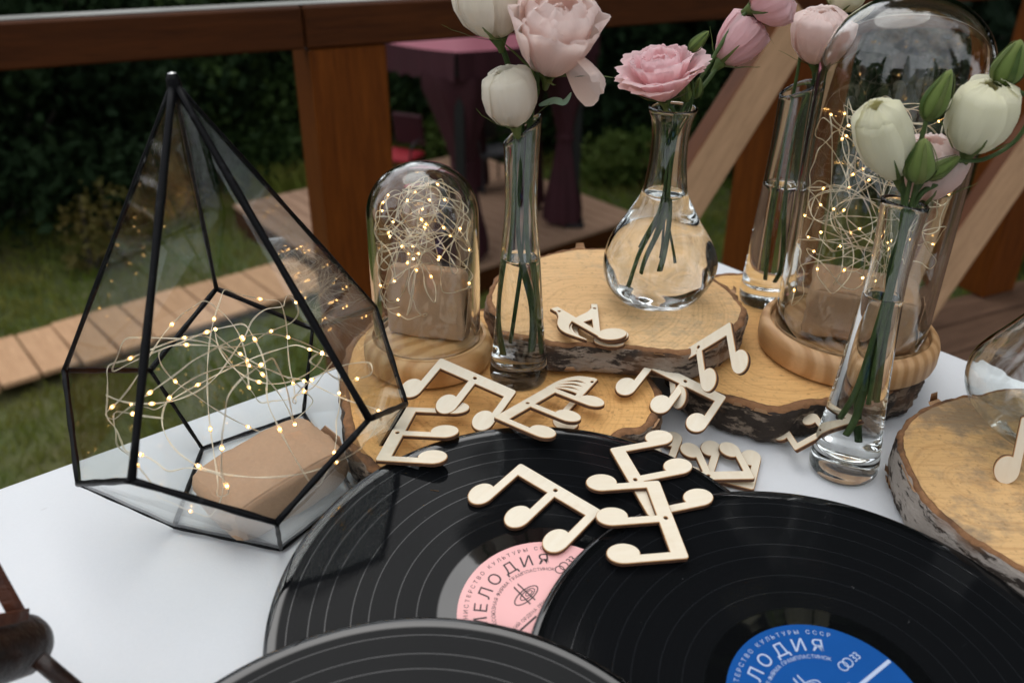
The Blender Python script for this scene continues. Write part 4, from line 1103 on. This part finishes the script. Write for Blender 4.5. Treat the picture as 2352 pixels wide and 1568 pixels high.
def record(c, a, b, yaw, label, paper=None, ink=None, bar=(0, 0)):
    rr = root('vinyl_record', c, label, 'record', None, frame(a, b, yaw).to_euler())
    T = .0009
    prof = [(.0037, T * .8), (.049, T * .8), (.0505, T * .8), (.052, T * .75), (.0555, T * .72), (.058, T * .7), (.0605, T * .7), (.075, T * .7), (.1, T * .7), (.13, T * .7), (.1425, T * .7), (.1435, T * .78), (.1462, T * 1.12), (.1482, T * 1.05), (.1496, T * .5), (.15, 0), (.1496, -T * .5), (.148, -T), (.144, -T * .7), (.0037, -T * .7)]
    v, f = revolve(prof, 160); n = 160; L_ = len(prof) - 1
    f += [(L_ * n + i, L_ * n + (i + 1) % n, (i + 1) % n, i) for i in range(n)]
    if (v[f[0][1]] - v[f[0][0]]).cross(v[f[0][2]] - v[f[0][0]]).z < 0: f = [q[::-1] for q in f]
    part('vinyl_disc', v, f, MAT['vinyl'], rr, True, None, False)
    z = T * .8
    if paper:
        v, f = revolve([(.0037, z + .00012), (.0492, z + .00012), (.0497, z + .00002)], 96)
        if (v[f[0][1]] - v[f[0][0]]).cross(v[f[0][2]] - v[f[0][0]]).z < 0: f = [q[::-1] for q in f]
        lb = part('label', v, f, MAT[paper], rr, True, None, False)
    if ink:
        zi = z + .00022
        part('lettering', *arc_text('МИНИСТЕРСТВО КУЛЬТУРЫ СССР', .0438, .0034, math.pi / 2 + .05, .00145, zi), MAT[ink], lb, False, None, False)
        part('lettering', *arc_text('МЕЛОДИЯ', .0335, .0102, math.pi / 2 + .12, .0030, zi, 0.0, 1.05), MAT[ink], lb, False, None, False)
        part('lettering', *arc_text('ВСЕСОЮЗНАЯ ФИРМА ГРАМПЛАСТИНОК', .0290, .0030, math.pi / 2 + .10, .0003, zi), MAT[ink], lb, False, None, False)
        part('lettering', *line_text('ЛЕНИНГРАДСКИЙ ОРДЕНА ЛЕНИНА ЗАВОД', -.0395, bar[0] + .0022, .0027, .00035, zi), MAT[ink], lb, False, None, False)
        part('lettering', *line_text('33', .0335, bar[0] + .0095, .0062, .0004, zi), MAT[ink], lb, False, None, False)
        # emblem: a twin-peaked needle over record ellipses; twin circles; dividing bar
        ey = bar[0] + .0130
        em = [ring2d(0, ey, .0085, .0034, .0007, zi, .0), ring2d(.001, ey, .0052, .0021, .0006, zi, .0), ring2d(.002, ey, .0024, .0011, .0005, zi, 0),
              poly2d([(-.0030, ey - .0055), (-.0022, ey - .0055), (-.0004, ey + .0090), (-.0014, ey + .0082)], zi + .00003), poly2d([(.0008, ey - .0055), (.0016, ey - .0055), (.0026, ey + .0090), (.0017, ey + .0082)], zi + .00003)]
        part('emblem', *join(*em), MAT[ink], lb, False, None, False)
        part('stereo_mark', *join(ring2d(.0262, bar[0] + .0116, .0025, .0025, .0006, zi), ring2d(.0298, bar[0] + .0116, .0025, .0025, .0006, zi + .00003)), MAT[ink], lb, False, None, False)
        h_ = bar[1] / 2; e_ = (max(.0488 ** 2 - bar[0] ** 2, 0)) ** .5
        part('dividing_bar', *poly2d([(-e_, bar[0] - h_), (-.006, bar[0] - h_), (-.006, bar[0] + h_), (-e_, bar[0] + h_)], zi + .00002), MAT[ink], lb, False, None, False)
        part('dividing_bar', *poly2d([(.006, bar[0] - h_), (e_, bar[0] - h_), (e_, bar[0] + h_), (.006, bar[0] + h_)], zi + .00002), MAT[ink], lb, False, None, False)
    return rr
q0, q1 = at(1165, 1445, .015), at(1240, 1370, .02); record((.0216, .3403, .0204), -.02, .1374, math.atan2(q1.y - q0.y, q1.x - q0.x), 'black record with pink paper label leaning on the birch slice', 'label_pink', 'ink_dark', (.004, .0011))
q0, q1 = at(1960, 1545, .015), at(2015, 1490, .02); record((.1561, .2853, .0153), -.0276, .1061, math.atan2(q1.y - q0.y, q1.x - q0.x), 'black record with blue paper label beside the white barked slice', 'label_blue', 'ink_pale', (.0, .0020))
record((-.0405, .178, .0165), 0, .1, .3, 'dark record lying on top of the two labelled records', 'label_blue')

# --- laser-cut wooden notes
def ell(cx_, cy_, rx, ry, a0, a1, n, rot=0):
    out = []
    for i in range(n + 1):
        a = a0 + (a1 - a0) * i / n; x, y = rx * math.cos(a), ry * math.sin(a); out.append((cx_ + x * math.cos(rot) - y * math.sin(rot), cy_ + x * math.sin(rot) + y * math.cos(rot)))
    return out
def cut(name, outer, holes, th=.0030):
    cu = bpy.data.curves.new(name, 'CURVE'); cu.dimensions = '2D'; cu.fill_mode = 'BOTH'; cu.extrude = th / 2 - .00042; cu.bevel_depth = .00042; cu.bevel_resolution = 0
    for P in [outer] + holes:
        s_ = cu.splines.new('POLY'); s_.points.add(len(P) - 1); s_.use_cyclic_u = True
        for q, (x, y) in zip(s_.points, P): q.co = (x / 1000, y / 1000, 0, 1)
    o = bpy.data.objects.new(name, cu); COL.objects.link(o); dg = bpy.context.evaluated_depsgraph_get()
    me = bpy.data.meshes.new_from_object(o.evaluated_get(dg)); bpy.data.objects.remove(o)
    me.materials.clear()
    for m in ('ply', 'burn', 'scorch'): me.materials.append(MAT[m])
    for p in me.polygons: p.material_index = 0 if abs(p.normal.z) > .97 else (1 if abs(p.normal.z) < .35 else 2); p.use_smooth = False
    me.name = name; return me
hx_, hy_ = 7.0, 9.3; tq = math.acos(2 / hx_)
def head_path(s): return ell(s + 5 - hx_, -36, hx_, hy_, 0, -(2 * math.pi - tq), 30)
tri = [(1.5, 0), (60.5, 0), (61.6, -.5), (62, -1.6)] + head_path(57) + [(57, -9), (33.5, -9)] + head_path(28.5) + [(28.5, -9), (5, -9)] + head_path(0) + [(0, -1.6), (.4, -.5)]
TRI = cut('note_cutout', tri, [ell(31, -4.5, 1.55, 1.55, 0, -2 * math.pi * 15 / 16, 15)])
def cr2(P, n=6): return [(p.x, p.y) for p in catmull([Vector((x, y, 0)) for x, y in P], n)]
e8 = [(8.0, 58), (13, 58)] + cr2([(13, 51), (17, 44), (26, 34), (29.5, 22), (25, 6)]) + cr2([(24.4, 6.4), (25, 18), (21, 27), (13, 33)]) + ell(2, 0, 11.5, 8.3, R(14), R(-305), 32, .18) + [(8, 8.8)]
EIG = cut('note_cutout', e8, [ell(10.5, 51, 1.5, 1.5, 0, -2 * math.pi * 15 / 16, 15)])
def lens(P0, P1, P2, w_):
    A_ = cr2([P0, (P1[0], P1[1] + w_), P2], 6); B_ = cr2([P2, (P1[0], P1[1] - w_), P0], 6); return (A_[:-1] + B_[:-1])
f4 = [(6.2, 50), (9.5, 50.5)] + cr2([(12, 50), (22, 47), (31, 38), (36, 26)]) + cr2([(35, 26), (26, 29.5), (18, 30.5), (11, 30)]) + ell(1.5, 0, 9.8, 7.4, R(16), R(-300), 30, .2) + [(6.2, 8)]
FLG = cut('note_cutout', f4, [ell(8.3, 46, 1.4, 1.4, 0, -2 * math.pi * 15 / 16, 15), lens((11.3, 42.6), (20, 41.8), (29, 36.2), 1.1), lens((11.3, 38.2), (20, 37.6), (30.5, 32.2), 1.1), lens((11.3, 33.8), (20, 33.6), (30.5, 29.4), .9)])
POSE = {
'N1': (-0.0518, 0.5479, 0.0586, -0.4767, -0.0807, 0.2696, 1), 'N2': (-0.0737, 0.5093, 0.0408, -1.7710, 0.0921, -0.0082, -1), 'N3': (0.0273, 0.5376, 0.0417, -2.2506, -0.0166, -0.0806, -1),
'N5': (0.1049, 0.5706, 0.0460, -0.5908, -0.0645, 0.2740, 1), 'N6': (0.1570, 0.5535, 0.0881, 3.1344, 1.4129, 0.4379, -1), 'N9': (0.0062, 0.4492, 0.0385, -0.6730, -0.0200, 0.1374, 1),
'N10': (0.0645, 0.4644, 0.0398, -1.2696, -0.0276, 0.1061, -1), 'N11': (0.0920, 0.4324, 0.0389, -1.4286, -0.0276, 0.1061, 1), 'N12': (0.1046, 0.4716, 0.0087, 0.0693, -0.0139, -0.0408, -1),
'N13': (0.1075, 0.4937, 0.0030, -0.3684, -0.0156, 0.0117, -1), 'N14': (0.2001, 0.4994, 0.0148, -0.0281, 0.6817, -0.2118, -1), 'N7': (0.0756, 0.5701, 0.0683, -2.4913, -0.0208, -0.0112, -1),
'N7b': (0.0780, 0.5743, 0.0650, -2.4688, -0.0485, 0.0071, -1), 'N8': (0.0745, 0.5702, 0.0617, -3.1718, -0.0040, 0.0257, -1), 'N4': (0.0392, 0.5038, 0.0330, -3.7721, 0.1736, 0.1132, -1)}
def place_note(me, key, label):
    x, y, z, yaw, a, b, s_ = POSE[key]
    n = Vector((-a, -b, 1)).normalized(); ex = Vector((math.cos(yaw), math.sin(yaw), 0)); ex = (ex - n * ex.dot(n)).normalized(); ey = n.cross(ex) * s_; nz_ = ex.cross(ey)
    o = link('wooden_note', me); o.matrix_world = Matrix.Translation((x, y, z)) @ Matrix((ex, ey, nz_)).transposed().to_4x4()
    return tag(o, label, 'music note')
place_note(TRI, 'N1', 'wooden three stemmed note tilted up against the small pine base')
place_note(TRI, 'N2', 'wooden three stemmed note on the honey slice next to the terrarium')
place_note(TRI, 'N3', 'wooden three stemmed note lying over the fan shaped note')
place_note(FLG, 'N4', 'wooden note with fan of slotted flags on the honey slice')
place_note(TRI, 'N5', 'wooden three stemmed note bridging the gap between two birch slices')
place_note(TRI, 'N6', 'wooden three stemmed note propped upright against the raised slice')
place_note(EIG, 'N7', 'topmost of the stacked single notes on the raised birch slice')
place_note(EIG, 'N7b', 'middle one of the stacked single notes on the raised birch slice')
place_note(EIG, 'N8', 'lowest of the stacked single notes, its flag turned away from the others')
place_note(TRI, 'N9', 'wooden three stemmed note on the pink labelled record by its paper label')
place_note(TRI, 'N10', 'lower of the two crossed wooden notes on the records')
place_note(TRI, 'N11', 'upper of the two crossed wooden notes on the records')
place_note(TRI, 'N12', 'upper of the two overlapping wooden notes on the white cloth')
place_note(TRI, 'N13', 'lower of the two overlapping wooden notes on the white cloth')
_n = place_note(TRI, 'N14', 'wooden note leaning against the dark bark behind the slender vase')
_n.scale = (.8, .8, 1)
Ph = at(2312, 1077, ZD + .0085); Tp_ = atY(2351, 893, Ph.y + .012); ey = (Tp_ - Ph).normalized(); ex = Vector((.93, -.36, 0)); ex = (ex - ey * ex.dot(ey)).normalized(); nz_ = ex.cross(ey)
o = link('wooden_note', TRI); M3 = Matrix((ex, ey, nz_)).transposed(); o.matrix_world = Matrix.Translation(Ph - M3 @ Vector((-.002, -.036, 0))) @ M3.to_4x4()
tag(o, 'wooden note standing on the stained slice against the empty vase', 'music note')

# --- flowers
CLOSED = [(.10, 0), (.60, .13), (.94, .36), (1.0, .62), (.86, .87), (.26, .985)]
OPEN = [(.10, 0), (.44, .18), (.78, .42), (1.10, .66), (1.36, .84), (1.52, .90)]
def prof_at(op, t_):
    x = t_ * 5; i = min(int(x), 4); f_ = x - i
    def ev(P): return P[i][0] + (P[i + 1][0] - P[i][0]) * f_, P[i][1] + (P[i + 1][1] - P[i][1]) * f_
    a, b = ev(CLOSED), ev(OPEN); return a[0] + (b[0] - a[0]) * op, a[1] + (b[1] - a[1]) * op
def petal_mesh(Rr, Hh, op, ang, span, ruffle, seed, mat, M3, base, nu=22, nv=16, tipd=.10, curl=0.0):
    vs, fs, uv = [], [], []
    rr = random.Random(seed); k1, k2, ph = rr.uniform(2.0, 3.2), rr.uniform(4.5, 7), rr.uniform(0, 6)
    for j in range(nv + 1):
        t_ = j / nv
        for i in range(nu + 1):
            u = 2 * i / nu - 1
            top = 1 - tipd * abs(u) ** 2.4
            tt = t_ * top
            r_, z = prof_at(op, tt)
            wv = span * (.42 + .58 * math.sin(min(1, tt * 1.5) * math.pi / 2)) * (1 - .10 * tt ** 6)
            a = ang + u * wv
            edge = max(0, tt - .45) / .55
            ru = ruffle * edge ** 1.6 * (math.sin(u * k1 * 3 + ph) + .6 * math.sin(u * k2 * 3 + ph * 2) + .5 * noise.noise(Vector((u * 4, t_ * 3, seed * .77))))
            r_ = r_ * Rr * (1 + .085 * u + .014 * (.3 + tt) * math.sin(u * 11 + ph + 1.5 * math.sin(t_ * 4 + ph)) + .010 * math.sin(u * 23 + ph * 3 + t_ * 5)) + ru * Rr * .62 + curl * Rr * edge ** 4
            z = z * Hh + ru * Hh * .10 - curl * Hh * .6 * edge ** 5 + .012 * Hh * noise.noise(Vector((u * 2.5, t_ * 2.5, seed)))
            z += Hh * .016 * edge ** 6 * (noise.noise(Vector((u * 9, seed * 1.3, 0))) + .6 * noise.noise(Vector((u * 21, seed, 4)))); r_ += Rr * .03 * edge ** 3 * noise.noise(Vector((u * 7, t_ * 6, seed + 5)))
            vs.append(base + M3 @ Vector((r_ * math.cos(a), r_ * math.sin(a), z))); uv.append((i / nu, t_))
    for j in range(nv):
        for i in range(nu):
            k_ = j * (nu + 1) + i; fs.append((k_, k_ + 1, k_ + nu + 2, k_ + nu + 1))
    return vs, fs, uv
def basis(d):
    d = d.normalized(); x = d.orthogonal().normalized(); return Matrix((x, d.cross(x), d)).transposed()
def flower(label, base, tip, Rr, layers, mat, stem, group=None, leaf=None, seed=0, sep_out=.4, stem_r=.0016, sep_len=.75, name='lisianthus'):
    """layers: (count, radius factor, height factor, openness, ruffle, half span)"""
    P = catmull([base] + stem, 10); foot = P[-1]
    fl = root(name, foot, label, 'flower', group); d = tip - base; Hh = d.length; M3 = basis(d); rr = random.Random(seed)
    for li, (cnt, rf, hf, op, ruf, span) in enumerate(layers):
        a0 = rr.uniform(0, 6.28)
        for k_ in range(cnt):
            vs, fs, uv = petal_mesh(Rr * rf * rr.uniform(.95, 1.05), Hh * hf * rr.uniform(.94, 1.04), max(0, op + rr.uniform(-.06, .06)), a0 + 6.283 * k_ / cnt + rr.uniform(-.12, .12), span, ruf, seed * 31 + li * 7 + k_, mat, M3, base, curl=.10 * op * rr.uniform(0, 1.6))
            o = part('petal', vs, fs, MAT[mat], fl)
            ul = o.data.uv_layers.new(name='UVMap'); lp = np.zeros(len(o.data.loops), np.int32); o.data.loops.foreach_get('vertex_index', lp)
            ul.data.foreach_set('uv', np.asarray(uv, np.float32)[lp].ravel())
    # calyx and sepals
    v, f = revolve([(stem_r * 1.05, -.20), (stem_r * 1.5, -.12), (Rr * .22, -.02), (Rr * .30, .05), (Rr * .12, .10)], 12)
    part('calyx', [base + M3 @ Vector((q.x, q.y, q.z * Hh)) for q in v], f, MAT['sepal'], fl)
    for k_ in range(5):
        a = 6.283 * k_ / 5 + rr.uniform(-.2, .2); vs, fs = [], []; m = 9; so_ = sep_out * rr.uniform(.5, 1.4); sl2 = sep_len * rr.uniform(.8, 1.15)
        for j in range(m + 1):
            t_ = j / m; r0_, z0_ = prof_at(0.0, t_ * sl2 * .62)
            rad_ = Rr * (r0_ * 1.04 + .03) + so_ * Rr * t_ ** 2.2 * .8; z = z0_ * Hh - so_ * Hh * .10 * t_ ** 3
            wd_ = (.0017 * (1 - t_) ** .8 + .00025) * (Rr / .018) ** .5
            for b_, lift in ((-1, 0), (0, .0004), (1, 0)):
                vs.append(base + M3 @ Vector(((rad_ + lift) * math.cos(a) - b_ * wd_ * math.sin(a), (rad_ + lift) * math.sin(a) + b_ * wd_ * math.cos(a), z)))
        for j in range(m):
            for b_ in range(2): k2 = j * 3 + b_; fs.append((k2, k2 + 1, k2 + 4, k2 + 3))
        part('sepal', vs, fs, MAT['sepal'], fl)
    v, f = tube(P, lambda t_: stem_r * (1.0 + .25 * math.sin(t_ * 9) * .3), 8); part('stem', v, f, MAT['stem'], fl)
    if leaf:
        for lp_, lm, lw in leaf:
            Q = catmull(lp_, 8); vs, fs = [], []; m = len(Q)
            for j, q in enumerate(Q):
                t_ = j / (m - 1); tg = (Q[min(j + 1, m - 1)] - Q[max(j - 1, 0)]).normalized(); sd_ = tg.cross(Vector((.3, -.9, .3))).normalized(); w_ = lw * math.sin(math.pi * (t_ * .93 + .06)) ** .8
                up_ = sd_.cross(tg)
                vs += [q - sd_ * w_ + up_ * w_ * .4, q, q + sd_ * w_ + up_ * w_ * .4]
            for j in range(m - 1):
                for b_ in range(2): k2 = j * 3 + b_; fs.append((k2, k2 + 1, k2 + 4, k2 + 3))
            part('leaf', vs, fs, MAT[lm], fl)
    return fl
def green_bud(label, base, tip, Rr, stem, mat='pet_bud', seed=0, stem_r=.0010, group=None):
    P = catmull([base] + stem, 10); bd = root('lisianthus_bud', P[-1], label, 'flower bud', group); d = tip - base; Hh = d.length; M3 = basis(d)
    vs, fs = [], []; n, m = 15, 12
    prf = [(.25, 0), (.75, .12), (1, .32), (.92, .52), (.62, .75), (.3, .92), (.06, 1.0)]
    pr2 = [(p.x, p.z) for p in catmull([Vector((a, 0, b)) for a, b in prf], 3)]
    for r_, z in pr2:
        for i in range(n):
            a = 6.283 * i / n; q = r_ * Rr * (1 + .07 * math.cos(5 * a + z * 4)); vs.append(base + M3 @ Vector((q * math.cos(a), q * math.sin(a), z * Hh)))
    for j in range(len(pr2) - 1):
        for i in range(n): k_ = (i + 1) % n; fs.append((j * n + i, j * n + k_, (j + 1) * n + k_, (j + 1) * n + i))
    o = part('bud', vs, fs, MAT[mat], bd); ul = o.data.uv_layers.new(name='UVMap')
    for l in o.data.loops: ul.data[l.index].uv = ((l.vertex_index % n) / n, (l.vertex_index // n) / len(pr2))
    rr = random.Random(seed)
    for k_ in range(5):
        a = 6.283 * k_ / 5; vs, fs = [], []
        for j in range(9):
            t_ = j / 8; x = t_ * .9; i = min(int(x * 6), 5); f_ = x * 6 - i; r_ = (prf[i][0] + (prf[i + 1][0] - prf[i][0]) * f_) * Rr * 1.08 + .0004 + .25 * Rr * max(0, t_ - .75) * rr.uniform(0, 3); z = prf[i][1] + (prf[i + 1][1] - prf[i][1]) * f_
            wd_ = Rr * .30 * (1 - t_) ** .7 + .0002
            for b_, lf in ((-1, 0), (0, .0004), (1, 0)): vs.append(base + M3 @ Vector(((r_ + lf) * math.cos(a) - b_ * wd_ * math.sin(a), (r_ + lf) * math.sin(a) + b_ * wd_ * math.cos(a), z * Hh)))
        for j in range(8):
            for b_ in range(2): k2 = j * 3 + b_; fs.append((k2, k2 + 1, k2 + 4, k2 + 3))
        part('sepal', vs, fs, MAT['sepal'], bd)
    v, f = tube(P, stem_r, 7); part('stem', v, f, MAT['stem'], bd)
    return bd
def vp(V, dx, dy, z): return Vector((V.x + dx, V.y + dy, V.z + z))
BUD = [(3, .74, .97, 0.0, .02, 1.3), (4, .88, .985, 0.0, .035, 1.25), (4, 1.0, 1.0, 0.015, .045, 1.25)]
TULIP = [(4, .66, .96, .02, .02, 1.1), (5, .84, 1.0, .14, .06, .95), (5, 1.0, .98, .28, .10, .85)]
ROSE = [(3, .46, .92, .06, .06, 1.3), (3, .70, .99, .24, .12, 1.35), (4, .90, 1.0, .46, .17, 1.2), (4, 1.04, .95, .66, .22, 1.15)]
ROSEFLAT = [(3, .40, .9, .15, .06, 1.2), (5, .60, .95, .45, .10, 1.0), (6, .82, .92, .75, .12, .85), (6, 1.0, .80, 1.0, .13, .75), (5, 1.0, .62, 1.0, .10, .7)]
YV = V1.y
flower('white lisianthus bud tinged pink, lowest bloom in the slanted rim vase', atY(1185, 292, YV - .012), atY(1158, 158, YV - .016), .0170, BUD, 'pet_cream', [vp(V1, -.004, -.004, .185), vp(V1, -.006, .002, .12), vp(V1, -.012, 0, .06), vp(V1, -.008, .003, .021)], None, None, 2, .5, .0017)
flower('large ruffled blush lisianthus bloom above the slanted rim vase', atY(1258, 172, YV + .002), atY(1293, -8, YV - .030), .0215, ROSE, 'pet_blush', [vp(V1, .010, .002, .225), vp(V1, .005, .0, .19), vp(V1, .004, .002, .12), vp(V1, .010, -.002, .07), vp(V1, .013, 0, .023)], None,
       [([atY(1238, 242, YV), atY(1270, 232, YV - .008), atY(1296, 234, YV - .015), atY(1312, 212, YV - .018)], 'leaf_pale', .0022)], 4, .9, .0018)
flower('half open cream lisianthus at the very top of the slanted rim vase', atY(1147, 92, YV + .004), atY(1118, -60, YV + .002), .0215, TULIP, 'pet_cream', [atY(1170, 160, YV + .006), vp(V1, .0, .004, .19), vp(V1, -.002, .004, .12), vp(V1, .006, .006, .06), vp(V1, .006, .006, .023)], None, None, 6, .6, .0017)
_fl = [o for o in COL.objects if o.get('label') == 'large ruffled blush lisianthus bloom above the slanted rim vase'][0]
_b, _t = atY(1268, 128, YV - .006), atY(1358, 232, YV - .034)
vs, fs, uv = petal_mesh(.0145, (_t - _b).length, .30, 2.6, 1.5, .10, 77, None, basis(_t - _b), _b)
o = part('petal', vs, fs, MAT['pet_blush'], _fl); ul = o.data.uv_layers.new(name='UVMap')
for l in o.data.loops: ul.data[l.index].uv = uv[l.vertex_index]
green_bud('narrow green bud hidden between the stems of the slanted rim vase', atY(1222, 232, YV + .004), atY(1216, 150, YV + .004), .0050, [vp(V1, .004, .004, .20), vp(V1, .003, .005, .13), vp(V1, -.004, .006, .03)], seed=4)
YD = VD.y
flower('flat open pink lisianthus bloom over the neck of the round vase', atY(1527, 232, YD - .004), atY(1512, 108, YD - .012), .0205, ROSEFLAT, 'pet_pink', [vp(VD, .002, -.002, .150), vp(VD, .0, 0, .11), vp(VD, -.002, .004, .07), vp(VD, -.020, -.004, .018)], None, None, 8, .5, .0015)
flower('half open pink lisianthus leaning right from the round vase', atY(1652, 148, YD + .02), atY(1738, 46, YD + .03), .0165, TULIP, 'pet_pink', [atY(1618, 195, YD + .012), vp(VD, .008, .002, .158), vp(VD, .003, .002, .12), vp(VD, .002, 0, .08), vp(VD, -.008, .004, .025)], None, None, 10, .5, .0015)
flower('pink lisianthus bloom at the tip of the long arching stem', atY(1722, 22, YD + .022), atY(1822, -18, YD + .012), .0185, TULIP, 'pet_pink', [atY(1680, 66, YD + .018), atY(1625, 155, YD + .012), vp(VD, .007, 0, .155), vp(VD, .002, -.003, .11), vp(VD, .004, 0, .07), vp(VD, .002, -.004, .030)], None, None, 12, .5, .0015)
for i, (b_, t2, r_, lb) in enumerate((((1583, 118, ), (1628, 72), .0040, 'pointed green bud highest beside the flat pink bloom'), ((1588, 160), (1606, 122), .0036, 'small green bud touching the flat pink bloom'), ((1578, 236), (1576, 182), .0050, 'plump yellow green bud at the lip of the round vase'), ((1598, 225), (1607, 178), .0036, 'small green bud just right of the lip of the round vase'))):
    green_bud(lb, atY(b_[0], b_[1], YD + .004 * i - .004), atY(t2[0], t2[1], YD + .004 * i - .006), r_, [atY(1590 - 4 * i, 235, YD), vp(VD, .004 - .002 * i, .003, .13), vp(VD, .001, .002, .09), vp(VD, .010 - .008 * i, .006 - .004 * i, .03 + .006 * i)], seed=20 + i, stem_r=.0008)
Y3 = V3.y
flower('pale pink lisianthus bloom above the cut rim vase', atY(1873, 150, Y3), atY(1893, 18, Y3 - .006), .0225, TULIP, 'pet_blush', [atY(1866, 195, Y3), vp(V3, .004, 0, .16), vp(V3, .004, .002, .10), vp(V3, .008, 0, .04), vp(V3, .006, .002, .020)], None, None, 14, .6, .0014)
flower('greenish white lisianthus bud above the pale pink bloom', atY(1925, 30, Y3 + .02), atY(1962, -55, Y3 + .02), .0150, BUD, 'pet_white', [atY(1845, 60, Y3 + .01), atY(1838, 130, Y3 + .004), vp(V3, -.002, .002, .18), vp(V3, -.003, .003, .10), vp(V3, -.002, -.004, .024)], None, None, 16, .6, .0014)
Y4 = V4.y
flower('white lisianthus bud leaning left out of the front vase', atY(2062, 408, Y4 + .002), atY(2008, 238, Y4 - .010), .0150, BUD, 'pet_white', [atY(2076, 450, Y4), vp(V4, .001, -.003, .17), vp(V4, -.001, -.004, .12), vp(V4, -.004, -.004, .07), vp(V4, -.010, -.004, .046)], None, None, 18, .3, .0017)
flower('white lisianthus bud leaning right out of the front vase', atY(2222, 352, Y4 + .004), atY(2282, 188, Y4 - .006), .0185, BUD, 'pet_white', [atY(2160, 415, Y4 + .004), atY(2105, 460, Y4), vp(V4, .004, .002, .16), vp(V4, .004, .004, .11), vp(V4, .002, .002, .05), vp(V4, -.002, .0, .031)], None, None, 20, .3, .0017)
flower('blush open lisianthus bloom half hidden behind the front white buds', atY(2118, 462, Y4 + .022), atY(2142, 318, Y4 + .020), .0200, TULIP, 'pet_blush', [atY(2104, 490, Y4 + .010), vp(V4, .002, .004, .16), vp(V4, .006, .003, .11), vp(V4, .003, .006, .06), vp(V4, .007, .006, .024)], None, None, 22, .4, .0016)
green_bud('tall slim green bud between the two front white buds', atY(2128, 275, Y4), atY(2185, 160, Y4 - .004), .0072, [atY(2108, 350, Y4 - .002), atY(2085, 440, Y4 - .004), vp(V4, .001, -.005, .17), vp(V4, .001, -.006, .11), vp(V4, .003, -.006, .06)], seed=31, stem_r=.0014)
green_bud('fat green bud low in front of the blush bloom', atY(2106, 418, Y4 - .012), atY(2124, 318, Y4 - .016), .0085, [atY(2098, 450, Y4 - .006), vp(V4, .003, -.003, .18), vp(V4, .004, -.003, .12), vp(V4, .008, -.002, .06)], seed=33, stem_r=.0014)
green_bud('green bud on a curving stem at the outer side of the front vase', atY(2298, 196, Y4 + .004), atY(2345, 92, Y4 - .002), .0085, [atY(2372, 235, Y4 + .004), atY(2335, 320, Y4 + .004), atY(2260, 366, Y4 + .002), atY(2175, 376, Y4 + .002), atY(2100, 450, Y4), vp(V4, .003, .0, .15), vp(V4, .005, .0, .09), vp(V4, .007, .002, .06)], seed=35, stem_r=.0013)
green_bud('slim green side bud under the front white bud leaning right', atY(2125, 408, Y4 - .006), atY(2205, 360, Y4 - .006), .0050, [atY(2098, 452, Y4 - .004), vp(V4, .002, -.002, .17), vp(V4, .0, -.002, .10), vp(V4, .0, -.006, .07)], seed=37, stem_r=.0013)

# --- dark polished wooden frame at the near edge of the cloth
ws = root('wooden_stand', at(-60, 1560, .001), 'dark polished wooden stand with a rounded bar end on the near cloth corner', 'wooden stand')
A0, A1 = atY(50, 1480, .300), atY(-340, 1600, .235)
P = [A0.lerp(A1, k_ / 12) for k_ in range(13)]; d = (A0 - A1).normalized()
P = [A0 + d * .0125, A0 + d * .0118, A0 + d * .0095, A0 + d * .005] + P
rads = [.001, .006, .0105, .0138] + [.0152] * 13
v, f = tube(P, lambda t_: rads[int(round(t_ * 16))], 24); part('rounded_bar', v, f, MAT['lacquer'], ws)
q0, q1 = atY(48, 1424, .302), atY(-60, 1230, .318); v, f = box((q0 + q1) / 2, (q1 - q0) / 2, Vector((.0028, .001, 0)), Vector((0, .002, .0015)), .0006); part('slat', v, f, MAT['lacquer_red'], ws, False)
q0, q1 = atY(56, 1412, .300), atY(-200, 1462, .262); v, f = box((q0 + q1) / 2, (q1 - q0) / 2, Vector((0, .0018, .0022)), Vector((.0008, .0030, -.002)), .0006); part('slat', v, f, MAT['lacquer_red'], ws, False)
q0 = atY(88, 1512, .285); q1 = at(300, 1690, .003); v, f = tube([q0.lerp(q1, k_ / 6) for k_ in range(7)], .0042, 12); part('rod', v, f, MAT['lacquer'], ws)
